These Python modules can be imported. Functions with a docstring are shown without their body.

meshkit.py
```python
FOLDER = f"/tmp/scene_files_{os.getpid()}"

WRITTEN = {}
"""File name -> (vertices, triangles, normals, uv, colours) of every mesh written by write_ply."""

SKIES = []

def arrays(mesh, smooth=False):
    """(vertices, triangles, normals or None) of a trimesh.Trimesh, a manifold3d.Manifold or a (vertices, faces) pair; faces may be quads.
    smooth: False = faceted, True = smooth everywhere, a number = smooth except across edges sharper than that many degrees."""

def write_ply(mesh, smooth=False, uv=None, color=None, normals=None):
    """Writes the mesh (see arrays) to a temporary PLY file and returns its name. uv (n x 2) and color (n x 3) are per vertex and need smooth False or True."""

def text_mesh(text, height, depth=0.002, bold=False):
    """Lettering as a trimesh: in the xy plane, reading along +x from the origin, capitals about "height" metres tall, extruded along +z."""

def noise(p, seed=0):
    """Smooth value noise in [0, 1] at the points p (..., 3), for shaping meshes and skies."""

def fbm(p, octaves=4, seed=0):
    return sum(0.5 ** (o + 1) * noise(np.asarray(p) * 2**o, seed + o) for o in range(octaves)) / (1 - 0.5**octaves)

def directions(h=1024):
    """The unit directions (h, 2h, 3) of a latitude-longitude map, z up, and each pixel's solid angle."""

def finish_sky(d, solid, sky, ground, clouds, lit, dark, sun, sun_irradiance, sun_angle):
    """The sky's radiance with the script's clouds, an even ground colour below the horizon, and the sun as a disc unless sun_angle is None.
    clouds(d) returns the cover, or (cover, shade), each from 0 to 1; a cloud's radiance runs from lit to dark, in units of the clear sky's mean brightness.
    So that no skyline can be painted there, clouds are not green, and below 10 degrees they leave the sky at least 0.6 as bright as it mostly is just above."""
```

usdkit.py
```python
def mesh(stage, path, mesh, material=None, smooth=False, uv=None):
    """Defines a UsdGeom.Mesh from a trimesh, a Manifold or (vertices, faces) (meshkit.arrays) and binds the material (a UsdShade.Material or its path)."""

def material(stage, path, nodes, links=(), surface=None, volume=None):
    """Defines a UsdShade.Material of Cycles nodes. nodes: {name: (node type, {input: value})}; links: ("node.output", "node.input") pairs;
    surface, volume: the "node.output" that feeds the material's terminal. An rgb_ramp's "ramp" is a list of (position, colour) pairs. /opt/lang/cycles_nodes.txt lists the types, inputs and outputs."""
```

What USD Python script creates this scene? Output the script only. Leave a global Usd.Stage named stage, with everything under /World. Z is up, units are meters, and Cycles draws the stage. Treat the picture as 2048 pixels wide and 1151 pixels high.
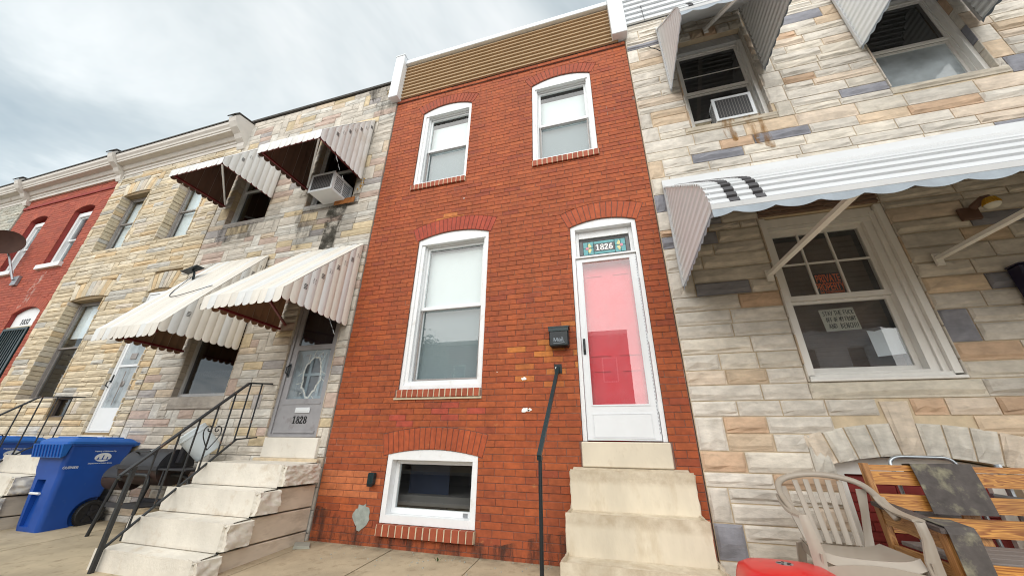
import math, random
import numpy as np, trimesh, usdkit, meshkit
from pxr import Usd, UsdGeom, UsdLux, UsdShade, Sdf, Gf, Vt
from shapely.geometry import Polygon, box as sbox, LineString, Point
from shapely.ops import unary_union
from shapely import affinity

random.seed(7)
rng = np.random.default_rng(7)
stage = Usd.Stage.CreateInMemory()
UsdGeom.SetStageUpAxis(stage, UsdGeom.Tokens.z)
UsdGeom.SetStageMetersPerUnit(stage, 1.0)
world = UsdGeom.Xform.Define(stage, '/World')
stage.SetDefaultPrim(world.GetPrim())
UsdGeom.Scope.Define(stage, '/World/Looks')

# ---------------------------------------------------------------- camera, sky, sun, exposure
YAW, PITCH, ROLL, FPX = -0.28517353, 0.418273149, 0.0157229703, 710.731065
EYE = np.array([0.0, -3.9, 0.971])
EXPOSURE = 1.42
_f = np.array([math.sin(YAW) * math.cos(PITCH), math.cos(YAW) * math.cos(PITCH), math.sin(PITCH)])
_r0 = np.cross(_f, [0, 0, 1.0]); _r0 /= np.linalg.norm(_r0); _u0 = np.cross(_r0, _f)
CR = math.cos(ROLL) * _r0 + math.sin(ROLL) * _u0
CU = -math.sin(ROLL) * _r0 + math.cos(ROLL) * _u0
CF = _f
cam = UsdGeom.Camera.Define(stage, '/World/camera')
cam.AddTransformOp().Set(Gf.Matrix4d(*[float(x) for x in (*CR, 0, *CU, 0, *(-CF), 0, *EYE, 1)]))
cam.CreateHorizontalApertureAttr(36.0); cam.CreateVerticalApertureAttr(36.0 * 575 / 1024)
cam.CreateFocalLengthAttr(36.0 * FPX / 2048)
cam.CreateClippingRangeAttr(Gf.Vec2f(0.05, 3000))
cam.CreateExposureAttr(EXPOSURE)

SUN_AZ, SUN_EL = math.radians(178.0), math.radians(26.0)     # rotation = atan2(x, y) of the direction towards the sun
SUN_INT, SUN_ANGLE, SKY_STRENGTH = 0.4, 90.0, 0.05
sd = np.array([math.sin(SUN_AZ) * math.cos(SUN_EL), math.cos(SUN_AZ) * math.cos(SUN_EL), math.sin(SUN_EL)])
dome = UsdLux.DomeLight.Define(stage, '/World/sky')
dome.GetPrim().SetCustomDataByKey('kind', 'structure')
CL = 1.0
sky_mat = usdkit.material(stage, '/World/Looks/sky', {
    'tc': ('texture_coordinate', {}),
    'sx': ('separate_xyz', {}),
    'za': ('math', {'math_type': 'maximum', 'value2': 0.02}),
    'zb': ('math', {'math_type': 'add', 'value2': 0.12}),
    'px': ('math', {'math_type': 'divide'}), 'py': ('math', {'math_type': 'divide'}),
    'pv': ('combine_xyz', {'z': 3.7}),
    'mp': ('mapping', {'scale': (0.75, 0.5, 1.0), 'rotation': (0, 0, 0.75)}),
    'n1': ('noise_texture', {'scale': 1.25, 'detail': 8.0, 'roughness': 0.55, 'distortion': 0.5}),
    'n2': ('noise_texture', {'scale': 0.6, 'detail': 3.0, 'roughness': 0.5, 'distortion': 0.2}),
    'cc': ('rgb_ramp', {'ramp': [(0.36, (3.7, 4.5, 5.05)), (0.455, (4.9, 5.6, 6.0)), (0.53, (6.7, 7.25, 7.5)), (0.63, (8.9, 9.15, 9.25))]}),
    'cov': ('rgb_ramp', {'ramp': [(0.25, (0.86, 0.86, 0.86)), (0.6, (1, 1, 1))]}),
    'hz': ('map_range', {'from_min': 0.0, 'from_max': 0.75, 'to_min': 1.25, 'to_max': 0.86, 'clamp': True}),
    'hm': ('mix_color', {'blend_type': 'multiply', 'fac': 1.0, 'use_clamp': False}),
    'hc': ('combine_xyz', {}),
    'sky': ('sky_texture', {'sky_type': 'single_scattering', 'sun_disc': False, 'sun_elevation': SUN_EL, 'sun_rotation': SUN_AZ, 'air_density': 1.0, 'aerosol_density': 2.0}),
    'mix': ('mix_color', {'blend_type': 'mix', 'use_clamp': False}),
    'bg': ('background_shader', {'strength': SKY_STRENGTH}),
}, [('tc.generated', 'sx.vector'), ('sx.z', 'za.value1'), ('za.value', 'zb.value1'),
    ('sx.x', 'px.value1'), ('zb.value', 'px.value2'), ('sx.y', 'py.value1'), ('zb.value', 'py.value2'),
    ('px.value', 'pv.x'), ('py.value', 'pv.y'), ('pv.vector', 'mp.vector'), ('mp.vector', 'n1.vector'), ('mp.vector', 'n2.vector'),
    ('n1.fac', 'cc.fac'), ('n2.fac', 'cov.fac'), ('sx.z', 'hz.value'), ('hz.result', 'hc.x'), ('hz.result', 'hc.y'), ('hz.result', 'hc.z'),
    ('cc.color', 'hm.a'), ('hc.vector', 'hm.b'), ('sky.color', 'mix.a'), ('hm.result', 'mix.b'), ('cov.color', 'mix.fac'),
    ('mix.result', 'bg.color')], surface='bg.background')
UsdShade.MaterialBindingAPI.Apply(dome.GetPrim()).Bind(sky_mat)
sun = UsdLux.DistantLight.Define(stage, '/World/sun')
sun.CreateNormalizeAttr(True); sun.CreateIntensityAttr(SUN_INT); sun.CreateAngleAttr(SUN_ANGLE); sun.CreateColorAttr(Gf.Vec3f(1.0, 0.97, 0.92))
_z = sd; _x = np.cross([0, 0, 1.0], _z); _x /= np.linalg.norm(_x); _y = np.cross(_z, _x)
sun.AddTransformOp().Set(Gf.Matrix4d(*[float(v) for v in (*_x, 0, *_y, 0, *_z, 0, 0, 0, 30, 1)]))

# ---------------------------------------------------------------- prims, names, labels
taken, origin = set(), {}
def free_path(parent, name):
    p, k = f'{parent}/{name}', 0
    while p in taken:
        k += 1; p = f'{parent}/{name}_{k:03d}'
    taken.add(p); return p

def tag(prim, label=None, cat=None, group=None, kind=None):
    p = prim.GetPrim() if hasattr(prim, 'GetPrim') else prim
    for k, v in (('label', label), ('category', cat), ('group', group), ('kind', kind)):
        if v: p.SetCustomDataByKey(k, v)
    return p

def thing(name, label=None, cat=None, loc=(0, 0, 0), group=None, kind=None):
    path = free_path('/World', name)
    x = UsdGeom.Xform.Define(stage, path); x.AddTranslateOp().Set(Gf.Vec3d(*map(float, loc)))
    origin[path] = np.array(loc, float); tag(x, label, cat, group, kind); return path

def holder(name, parent):
    path = free_path(parent, name); UsdGeom.Xform.Define(stage, path); origin[path] = origin.get(parent, np.zeros(3)); return path

def obj(name, m, mat, parent='/World', smooth=False, label=None, cat=None, group=None, kind=None):
    path = free_path(parent, name)
    o = origin.get(parent, np.zeros(3)); origin[path] = o
    if isinstance(m, M): v, f, t = m.arrays()
    else: v, f, t = np.array(m.vertices), np.array(m.faces), None
    pm = usdkit.mesh(stage, path, (v - o, f), MAT[mat], smooth)
    if t is not None and smooth in (False, True):
        UsdGeom.PrimvarsAPI(pm).CreatePrimvar('tint', Sdf.ValueTypeNames.Color3fArray, 'vertex').Set(Vt.Vec3fArray.FromNumpy(t.astype(np.float32)))
    tag(pm, label, cat, group, kind); return path

# ---------------------------------------------------------------- mesh accumulator
class M:
    def __init__(self): self.v, self.f, self.t, self.n, self.tinted = [], [], [], 0, False
    def add(self, v, f, tint=None):
        v = np.asarray(v, float).reshape(-1, 3); f = np.asarray(f, int)
        if f.ndim == 2 and f.shape[1] == 4: f = np.vstack([f[:, [0, 1, 2]], f[:, [0, 2, 3]]])
        self.v.append(v); self.f.append(f + self.n); self.n += len(v)
        if tint is None: tint = (0.5, 0.5, 0.5)
        else: self.tinted = True
        t = np.asarray(tint, float); self.t.append(np.broadcast_to(t, (len(v), 3)).copy()); return self
    def arrays(self):
        return np.vstack(self.v), np.vstack(self.f), (np.vstack(self.t) if self.tinted else None)
    def merge(self, o):
        for v, f, t in zip(o.v, o.f, o.t): pass
        v, f, t = o.arrays(); return self.add(v, f, t)
    def box(self, x0, x1, y0, y1, z0, z1, tint=None, b=0.0):
        if b <= 0:
            v = [(x, y, z) for z in (z0, z1) for y in (y0, y1) for x in (x0, x1)]
            f = [(0, 2, 3, 1), (4, 5, 7, 6), (0, 1, 5, 4), (2, 6, 7, 3), (0, 4, 6, 2), (1, 3, 7, 5)]
            return self.add(v, f, tint)
        c = np.array([(x0 + x1) / 2, (y0 + y1) / 2, (z0 + z1) / 2]); h = np.array([x1 - x0, y1 - y0, z1 - z0]) / 2
        b = min(b, *(h * 0.9)); pts = []
        for sx in (-1, 1):
            for sy in (-1, 1):
                for sz in (-1, 1):
                    for k in range(3):
                        d = np.array([sx, sy, sz]) * h; e = np.array([sx, sy, sz]) * b; e[k] = 0; pts.append(c + d - e)
        hull = trimesh.convex.convex_hull(np.array(pts))
        return self.add(hull.vertices, hull.faces, tint)
    def hexa(self, p8, tint=None):      # 8 corners: bottom 4 (ccw), top 4 (ccw)
        return self.add(p8, [(0, 3, 2, 1), (4, 5, 6, 7), (0, 1, 5, 4), (1, 2, 6, 5), (2, 3, 7, 6), (3, 0, 4, 7)], tint)
    def beam(self, a, b, w, h, up=(0, 0, 1), tint=None):
        a, b = np.asarray(a, float), np.asarray(b, float); d = b - a; d /= np.linalg.norm(d)
        s = np.cross(d, up); s /= np.linalg.norm(s); u = np.cross(s, d)
        q = [a + i * s * w / 2 + j * u * h / 2 for i, j in ((-1, -1), (1, -1), (1, 1), (-1, 1))]
        return self.hexa([*q, *[p + (b - a) for p in q]], tint)
    def tube(self, pts, r, n=8, closed=False, tint=None, squash=1.0):
        pts = np.asarray(pts, float); k = len(pts); rr = np.broadcast_to(r, (k,))
        tg = np.gradient(pts, axis=0)
        if closed: tg = np.roll(pts, -1, 0) - np.roll(pts, 1, 0)
        tg /= np.linalg.norm(tg, axis=1, keepdims=True) + 1e-12
        nrm = np.cross(tg[0], (0.31, 0.17, 0.93)); nrm /= np.linalg.norm(nrm); v = []
        for i in range(k):
            nrm = nrm - tg[i] * (nrm @ tg[i]); nrm /= np.linalg.norm(nrm); bn = np.cross(tg[i], nrm)
            a = np.arange(n) * 2 * math.pi / n
            v.append(pts[i] + rr[i] * (np.cos(a)[:, None] * nrm + squash * np.sin(a)[:, None] * bn))
        v = np.vstack(v); f = []
        for i in range(k if closed else k - 1):
            j = (i + 1) % k
            for a in range(n): b = (a + 1) % n; f.append((i * n + a, i * n + b, j * n + b, j * n + a))
        f = np.array(f); f = np.vstack([f[:, [0, 1, 2]], f[:, [0, 2, 3]]])
        if not closed:
            v = np.vstack([v, pts[0], pts[-1]]); c0, c1 = len(v) - 2, len(v) - 1
            f = np.vstack([f, [(c0, (a + 1) % n, a) for a in range(n)], [(c1, (k - 1) * n + a, (k - 1) * n + (a + 1) % n) for a in range(n)]])
        return self.add(v, f, tint)
    def prism(self, poly, w0, w1, fn=None, tint=None):   # extrude a shapely polygon (u, v) between w0 and w1; default u=x, v=z, w=y
        fn = fn or (lambda u, v, w: np.stack([u, w, v], -1))
        for g in (poly.geoms if hasattr(poly, 'geoms') else [poly]):
            if g.is_empty or not isinstance(g, Polygon) or g.area < 1e-8: continue
            t = trimesh.creation.extrude_polygon(g, 1.0, engine='earcut')
            v = np.array(t.vertices); p = fn(v[:, 0], v[:, 1], w0 + (w1 - w0) * v[:, 2])
            f = np.array(t.faces); c = p.mean(0); q = p - c
            if np.einsum('ij,ij->i', q[f[:, 0]], np.cross(q[f[:, 1]], q[f[:, 2]])).sum() < 0: f = f[:, ::-1]
            self.add(p, f, tint)
        return self
    def sheet(self, g, th, tint=None, tint2=None):       # grid (nu, nv, 3) thickened by th along its normal's back side
        g = np.asarray(g, float); nu, nv = g.shape[:2]
        n = np.cross(np.gradient(g, axis=0), np.gradient(g, axis=1)); n /= np.linalg.norm(n, axis=2, keepdims=True) + 1e-12
        h = g - n * th
        idx = np.arange(nu * nv).reshape(nu, nv); q = np.stack([idx[:-1, :-1], idx[1:, :-1], idx[1:, 1:], idx[:-1, 1:]], -1).reshape(-1, 4)
        self.add(g.reshape(-1, 3), q, tint)
        self.add(h.reshape(-1, 3), q[:, ::-1], tint if tint2 is None else tint2)
        rim = list(idx[:, 0]) + list(idx[-1, 1:]) + list(idx[-2::-1, -1]) + list(idx[0, -2:0:-1])
        a, b = g.reshape(-1, 3)[rim], h.reshape(-1, 3)[rim]; k = len(rim)
        self.add(np.vstack([a, b]), [(i, i + k, (i + 1) % k + k, (i + 1) % k) for i in range(k)], tint); return self
    def lathe(self, prof, c, axis=(0, 0, 1), n=24, tint=None):
        ax = np.array(axis, float); ax /= np.linalg.norm(ax); s = np.cross(ax, (0.3, 0.9, 0.1)); s /= np.linalg.norm(s); u = np.cross(ax, s)
        prof = np.array(prof, float); a = np.arange(n) * 2 * math.pi / n
        v = (np.array(c) + prof[:, None, 1, None] * ax + prof[:, None, 0, None] * (np.cos(a)[None, :, None] * s + np.sin(a)[None, :, None] * u)).reshape(-1, 3)
        f = [(i * n + j, i * n + (j + 1) % n, (i + 1) * n + (j + 1) % n, (i + 1) * n + j) for i in range(len(prof) - 1) for j in range(n)]
        return self.add(v, f, tint)
    def text(self, s, h, x, y, z, bold=True, depth=0.003, fn=None, tint=None, sx=1.0, center=True, width=None):
        t = meshkit.text_mesh(s, h, depth, bold); v = np.array(t.vertices)
        if center: v[:, 0] -= (v[:, 0].max() + v[:, 0].min()) / 2
        v[:, 0] *= sx if width is None else width / (v[:, 0].max() - v[:, 0].min())
        p = np.stack([x + v[:, 0], y - v[:, 2], z + v[:, 1]], -1) if fn is None else fn(v[:, 0], v[:, 1], v[:, 2])
        return self.add(p, t.faces, tint)

def ring(x0, x1, z0, z1, w, wb=None, wt=None):
    return sbox(x0, z0, x1, z1).difference(sbox(x0 + w, z0 + (w if wb is None else wb), x1 - w, z1 - (w if wt is None else wt)))

def bez(*p, n=12):
    p = [np.array(q, float) for q in p]; out = []
    for t in np.linspace(0, 1, n):
        q = list(p)
        while len(q) > 1: q = [a * (1 - t) + b * t for a, b in zip(q, q[1:])]
        out.append(q[0])
    return np.array(out)

def project(p):
    d = np.asarray(p, float) - EYE; k = d @ CF
    return 1024 + FPX * (d @ CR) / k, 575.5 - FPX * (d @ CU) / k, k

def seen_area(x0, x1, z0, z1, y=0.0):
    q = [project((x, y, z)) for x, z in ((x0, z0), (x1, z0), (x1, z1), (x0, z1))]
    if min(a[2] for a in q) < 0.1: return 0.0
    cx, cy = np.mean([a[0] for a in q]), np.mean([a[1] for a in q])
    if not (-10 < cx < 2058 and -10 < cy < 1161): return 0.0
    return abs(sum(q[i][0] * q[(i + 1) % 4][1] - q[(i + 1) % 4][0] * q[i][1] for i in range(4))) / 2
# ---------------------------------------------------------------- materials
MAT = {}
def mat(name, base, rough=0.6, var=0.12, scale=6.0, bump=0.0, bscale=60.0, metallic=0.0, spec=0.5, tint=False, dirt=None, dscale=3.0, dlo=0.55, dhi=0.75, stretch=(1, 1, 1), coat=0.0, big=0.0, band=None):
    """Procedural surface: base colour (or the mesh's own tint) with large and fine value variation, optional dirt colour, optional bump."""
    n = {'g': ('geometry', {}), 'mp': ('mapping', {'scale': stretch}),
         'n1': ('noise_texture', {'scale': scale, 'detail': 6.0, 'roughness': 0.6}),
         'r1': ('map_range', {'from_min': 0.25, 'from_max': 0.75, 'to_min': 1 - var, 'to_max': 1 + var}),
         'c1': ('combine_xyz', {}), 'm1': ('mix_color', {'blend_type': 'multiply', 'fac': 1.0, 'use_clamp': False}),
         'p': ('principled_bsdf', {'roughness': rough, 'metallic': metallic, 'specular_ior_level': spec, 'coat_weight': coat})}
    l = [('g.position', 'mp.vector'), ('mp.vector', 'n1.vector'), ('n1.fac', 'r1.value'), ('r1.result', 'c1.x'), ('r1.result', 'c1.y'), ('r1.result', 'c1.z'), ('c1.vector', 'm1.b')]
    if tint: n['a'] = ('attribute', {'attribute': 'tint'}); l.append(('a.color', 'm1.a'))
    else: n['m1'][1]['a'] = base
    last = 'm1.result'
    if dirt is not None:
        n['n2'] = ('noise_texture', {'scale': dscale, 'detail': 8.0, 'roughness': 0.65}); n['r2'] = ('map_range', {'from_min': dlo, 'from_max': dhi, 'to_min': 0.0, 'to_max': 1.0, 'clamp': True})
        n['m2'] = ('mix_color', {'blend_type': 'mix', 'b': dirt, 'use_clamp': False}); l += [('mp.vector', 'n2.vector'), ('n2.fac', 'r2.value'), ('r2.result', 'm2.fac'), (last, 'm2.a')]; last = 'm2.result'
    if big > 0:      # broad fading and rain streaks
        n |= {'mq': ('mapping', {'scale': (1.6, 1.6, 0.35)}), 'n4': ('noise_texture', {'scale': 1.5, 'detail': 5.0, 'roughness': 0.65}), 'r4': ('map_range', {'from_min': 0.3, 'from_max': 0.7, 'to_min': 1 - big, 'to_max': 1 + big}), 'c4': ('combine_xyz', {}), 'm4': ('mix_color', {'blend_type': 'multiply', 'fac': 1.0, 'use_clamp': False})}
        l += [('g.position', 'mq.vector'), ('mq.vector', 'n4.vector'), ('n4.fac', 'r4.value'), ('r4.result', 'c4.x'), ('r4.result', 'c4.y'), ('r4.result', 'c4.z'), (last, 'm4.a'), ('c4.vector', 'm4.b')]; last = 'm4.result'
    if band:         # grime collected along one edge: (axis, clean coordinate, dirty coordinate, colour)
        ax, lo, hi, bc = band
        n |= {'sx': ('separate_xyz', {}), 'rb': ('map_range', {'from_min': lo, 'from_max': hi, 'to_min': 0.0, 'to_max': 1.0, 'clamp': True}), 'n5': ('noise_texture', {'scale': 7.0, 'detail': 6.0, 'roughness': 0.7}), 'r5': ('map_range', {'from_min': 0.35, 'from_max': 0.65, 'to_min': 0.05, 'to_max': 0.85, 'clamp': True}), 'mb': ('math', {'math_type': 'multiply'}), 'm5': ('mix_color', {'blend_type': 'mix', 'b': bc, 'use_clamp': False})}
        l += [('g.position', 'sx.vector'), (f'sx.{ax}', 'rb.value'), ('g.position', 'n5.vector'), ('n5.fac', 'r5.value'), ('rb.result', 'mb.value1'), ('r5.result', 'mb.value2'), ('mb.value', 'm5.fac'), (last, 'm5.a')]; last = 'm5.result'
    l.append((last, 'p.base_color'))
    if bump > 0:
        n['n3'] = ('noise_texture', {'scale': bscale, 'detail': 5.0, 'roughness': 0.6}); n['b'] = ('bump', {'strength': 0.6, 'distance': bump})
        l += [('mp.vector', 'n3.vector'), ('n3.fac', 'b.height'), ('b.normal', 'p.normal')]
    MAT[name] = usdkit.material(stage, f'/World/Looks/{name}', n, l, surface='p.BSDF'); return MAT[name]

def wood(name, c0, c1, rough=0.45, axis='x', sc=1.0):
    st = {'x': (1.2, 16, 16), 'y': (16, 1.2, 16), 'z': (16, 16, 1.2)}[axis]
    MAT[name] = usdkit.material(stage, f'/World/Looks/{name}', {
        'g': ('geometry', {}), 'mp': ('mapping', {'scale': tuple(s * sc for s in st)}), 'n': ('noise_texture', {'scale': 1.0, 'detail': 3.0, 'distortion': 1.4}),
        'k': ('math', {'math_type': 'multiply', 'value2': 9.0}), 'f': ('math', {'math_type': 'fraction'}), 'a': ('attribute', {'attribute': 'tint'}),
        'r': ('rgb_ramp', {'ramp': [(0.0, c0), (0.45, tuple(0.5 * (a + b) for a, b in zip(c0, c1))), (0.85, c1), (1.0, c0)]}),
        'n2': ('noise_texture', {'scale': 2.2, 'detail': 5.0}), 'rr': ('map_range', {'from_min': .3, 'from_max': .7, 'to_min': .8, 'to_max': 1.2}), 'cx': ('combine_xyz', {}),
        'm': ('mix_color', {'blend_type': 'multiply', 'fac': 1.0, 'use_clamp': False}),
        'b': ('bump', {'strength': 0.3, 'distance': 0.001}), 'p': ('principled_bsdf', {'roughness': rough})},
        [('g.position', 'mp.vector'), ('mp.vector', 'n.vector'), ('n.fac', 'k.value1'), ('k.value', 'f.value1'), ('f.value', 'r.fac'), ('g.position', 'n2.vector'), ('n2.fac', 'rr.value'),
         ('rr.result', 'cx.x'), ('rr.result', 'cx.y'), ('rr.result', 'cx.z'), ('r.color', 'm.a'), ('cx.vector', 'm.b'), ('m.result', 'p.base_color'), ('f.value', 'b.height'), ('b.normal', 'p.normal')], surface='p.BSDF')

def glass(name, ior=1.55, tint=(0.94, 0.97, 0.97), haze=0.0, hcol=(0.8, 0.82, 0.85), hscale=2.0):
    n = {'fr': ('fresnel', {'IOR': ior}), 't': ('transparent_bsdf', {'color': tint}), 'g': ('glossy_bsdf', {'color': (1, 1, 1), 'roughness': 0.0}), 'm': ('mix_closure', {})}
    n |= {'gb': ('geometry', {}), 'iv': ('math', {'math_type': 'subtract', 'value1': 1.0}), 'ff': ('math', {'math_type': 'multiply'})}
    l = [('gb.backfacing', 'iv.value2'), ('fr.fac', 'ff.value1'), ('iv.value', 'ff.value2'), ('ff.value', 'm.fac'), ('t.BSDF', 'm.closure1'), ('g.BSDF', 'm.closure2')]; out = 'm.closure'
    if haze > 0:
        n |= {'gp': ('geometry', {}), 'nz': ('noise_texture', {'scale': hscale, 'detail': 7.0, 'roughness': 0.6}), 'mr': ('map_range', {'from_min': 0.35, 'from_max': 0.8, 'to_min': haze * 0.4, 'to_max': haze * 1.6, 'clamp': True}),
              'd': ('diffuse_bsdf', {'color': hcol}), 'm2': ('mix_closure', {})}
        n['hf'] = ('math', {'math_type': 'multiply'})
        l += [('gp.position', 'nz.vector'), ('nz.fac', 'mr.value'), ('mr.result', 'hf.value1'), ('iv.value', 'hf.value2'), ('hf.value', 'm2.fac'), ('m.closure', 'm2.closure1'), ('d.BSDF', 'm2.closure2')]; out = 'm2.closure'
    MAT[name] = usdkit.material(stage, f'/World/Looks/{name}', n, l, surface=out)

mat('brick', None, 0.75, 0.27, 19, 0.0030, 90, tint=True, dirt=(0.47, 0.18, 0.06), dscale=12, dlo=0.63, dhi=0.76, big=0.14)
mat('brick_mortar', (0.23, 0.13, 0.105), 0.9, 0.25, 12, 0.002, 120, dirt=(0.42, 0.36, 0.30), dscale=1.6, dlo=0.58, dhi=0.68)
mat('painted_brick', None, 0.7, 0.16, 9, 0.003, 70, tint=True, dirt=(0.42, 0.20, 0.15), dscale=4, dlo=0.66, dhi=0.8)
mat('painted_mortar', (0.26, 0.035, 0.028), 0.8, 0.2, 9)
mat('sill_brick', None, 0.7, 0.12, 20, 0.0015, 150, tint=True)
mat('cream_mortar', (0.55, 0.47, 0.33), 0.9, 0.15, 20, 0.001, 150)
mat('stone', None, 0.85, 0.20, 14, 0.005, 38, tint=True, dirt=(0.26, 0.21, 0.155), dscale=9, dlo=0.60, dhi=0.92, stretch=(0.7, 1, 1.6), big=0.13)
mat('stone_mortar', (0.58, 0.47, 0.325), 0.9, 0.2, 9, 0.002, 120)
mat('stone_mortar_grey', (0.30, 0.26, 0.22), 0.9, 0.2, 9, 0.002, 120)
mat('ledge_mortar', (0.25, 0.18, 0.10), 0.9, 0.2, 9, 0.002, 120)
mat('marble_warm', (0.66, 0.585, 0.46), 0.6, 0.10, 3.5, 0.004, 40, dirt=(0.36, 0.27, 0.16), dscale=5, dlo=0.58, dhi=0.85, stretch=(1, 1, 0.5))
mat('marble_white', (0.70, 0.655, 0.575), 0.6, 0.10, 3.5, 0.004, 40, dirt=(0.42, 0.31, 0.20), dscale=4.5, dlo=0.62, dhi=0.88)
mat('marble_beige', (0.62, 0.53, 0.42), 0.7, 0.12, 4, 0.003, 60, dirt=(0.34, 0.27, 0.2), dscale=3, dlo=0.5, dhi=0.8, stretch=(1, 1, 3))
mat('white_paint', (0.79, 0.80, 0.81), 0.45, 0.04, 5, 0.0006, 40, dirt=(0.60, 0.57, 0.52), dscale=8, dlo=0.58, dhi=0.80, big=0.03)
mat('white_vinyl', (0.78, 0.80, 0.81), 0.35, 0.03, 4)
mat('old_white_paint', (0.80, 0.78, 0.74), 0.6, 0.06, 10, 0.0015, 60, dirt=(0.36, 0.29, 0.22), dscale=9, dlo=0.66, dhi=0.76, stretch=(1, 1, 0.35))
mat('cornice_paint', (0.62, 0.58, 0.53), 0.6, 0.08, 5, 0.001, 50, dirt=(0.40, 0.33, 0.26), dscale=5, dlo=0.62, dhi=0.78)
mat('roofing', (0.06, 0.055, 0.05), 0.9, 0.3, 10, 0.003, 60)
mat('tan_siding', (0.43, 0.30, 0.175), 0.5, 0.07, 3)
mat('awning_white', (0.62, 0.63, 0.64), 0.45, 0.06, 4, dirt=(0.45, 0.40, 0.35), dscale=5, dlo=0.62, dhi=0.85, stretch=(0.5, 2, 2))
mat('white_metal', (0.74, 0.76, 0.78), 0.4, 0.04, 4, dirt=(0.5, 0.46, 0.42), dscale=6, dlo=0.68, dhi=0.85)
mat('dull_metal', (0.52, 0.52, 0.52), 0.45, 0.07, 5, dirt=(0.34, 0.31, 0.28), dscale=6, dlo=0.6, dhi=0.85)
mat('awning_metal', None, 0.42, 0.06, 4, 0.0006, 30, tint=True, dirt=(0.46, 0.36, 0.24), dscale=2.4, dlo=0.60, dhi=0.95, stretch=(3, 0.6, 0.6))
mat('black_stripe', (0.06, 0.056, 0.06), 0.5, 0.2, 8)
mat('maroon_metal', (0.16, 0.012, 0.014), 0.45, 0.15, 8)
mat('alu_frame', (0.36, 0.35, 0.36), 0.5, 0.12, 7, metallic=0.35, dirt=(0.20, 0.17, 0.16), dscale=6, dlo=0.58, dhi=0.8)
mat('brown_frame', (0.10, 0.08, 0.07), 0.5, 0.15, 9)
mat('bronze_frame', (0.30, 0.275, 0.26), 0.5, 0.12, 9, metallic=0.2)
mat('black_iron', (0.02, 0.022, 0.024), 0.45, 0.3, 25, 0.0005, 200, dirt=(0.22, 0.11, 0.06), dscale=9, dlo=0.62, dhi=0.7)
mat('black_paint', (0.008, 0.013, 0.016), 0.35, 0.2, 20)
mat('green_black', (0.006, 0.022, 0.026), 0.35, 0.2, 20)
mat('grill_black', (0.018, 0.018, 0.022), 0.5, 0.2, 12, dirt=(0.10, 0.07, 0.05), dscale=6, dlo=0.62, dhi=0.8)
mat('grill_rust', (0.030, 0.013, 0.010), 0.6, 0.35, 9, dirt=(0.02, 0.018, 0.018), dscale=4, dlo=0.5, dhi=0.62)
mat('blue_plastic', (0.008, 0.070, 0.35), 0.45, 0.10, 3, 0.0004, 250, dirt=(0.03, 0.105, 0.36), dscale=14, dlo=0.62, dhi=0.72, big=0.12)
mat('blue_lid', (0.010, 0.115, 0.44), 0.42, 0.06, 3, 0.0004, 250)
mat('white_print', (0.72, 0.75, 0.78), 0.5, 0.1, 30)
mat('dark_print', (0.01, 0.02, 0.08), 0.5)
mat('black_rubber', (0.012, 0.012, 0.013), 0.6, 0.2, 30)
mat('beige_plastic', (0.36, 0.31, 0.255), 0.38, 0.05, 4, dirt=(0.34, 0.28, 0.22), dscale=5, dlo=0.56, dhi=0.8, big=0.08)
mat('red_enamel', (0.62, 0.008, 0.010), 0.35, 0.08, 6, coat=0.15, dirt=(0.40, 0.05, 0.03), dscale=16, dlo=0.60, dhi=0.75)
mat('red_door', (0.78, 0.012, 0.035), 0.35, 0.05, 3)
mat('black_letter', (0.01, 0.01, 0.01), 0.5)
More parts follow.
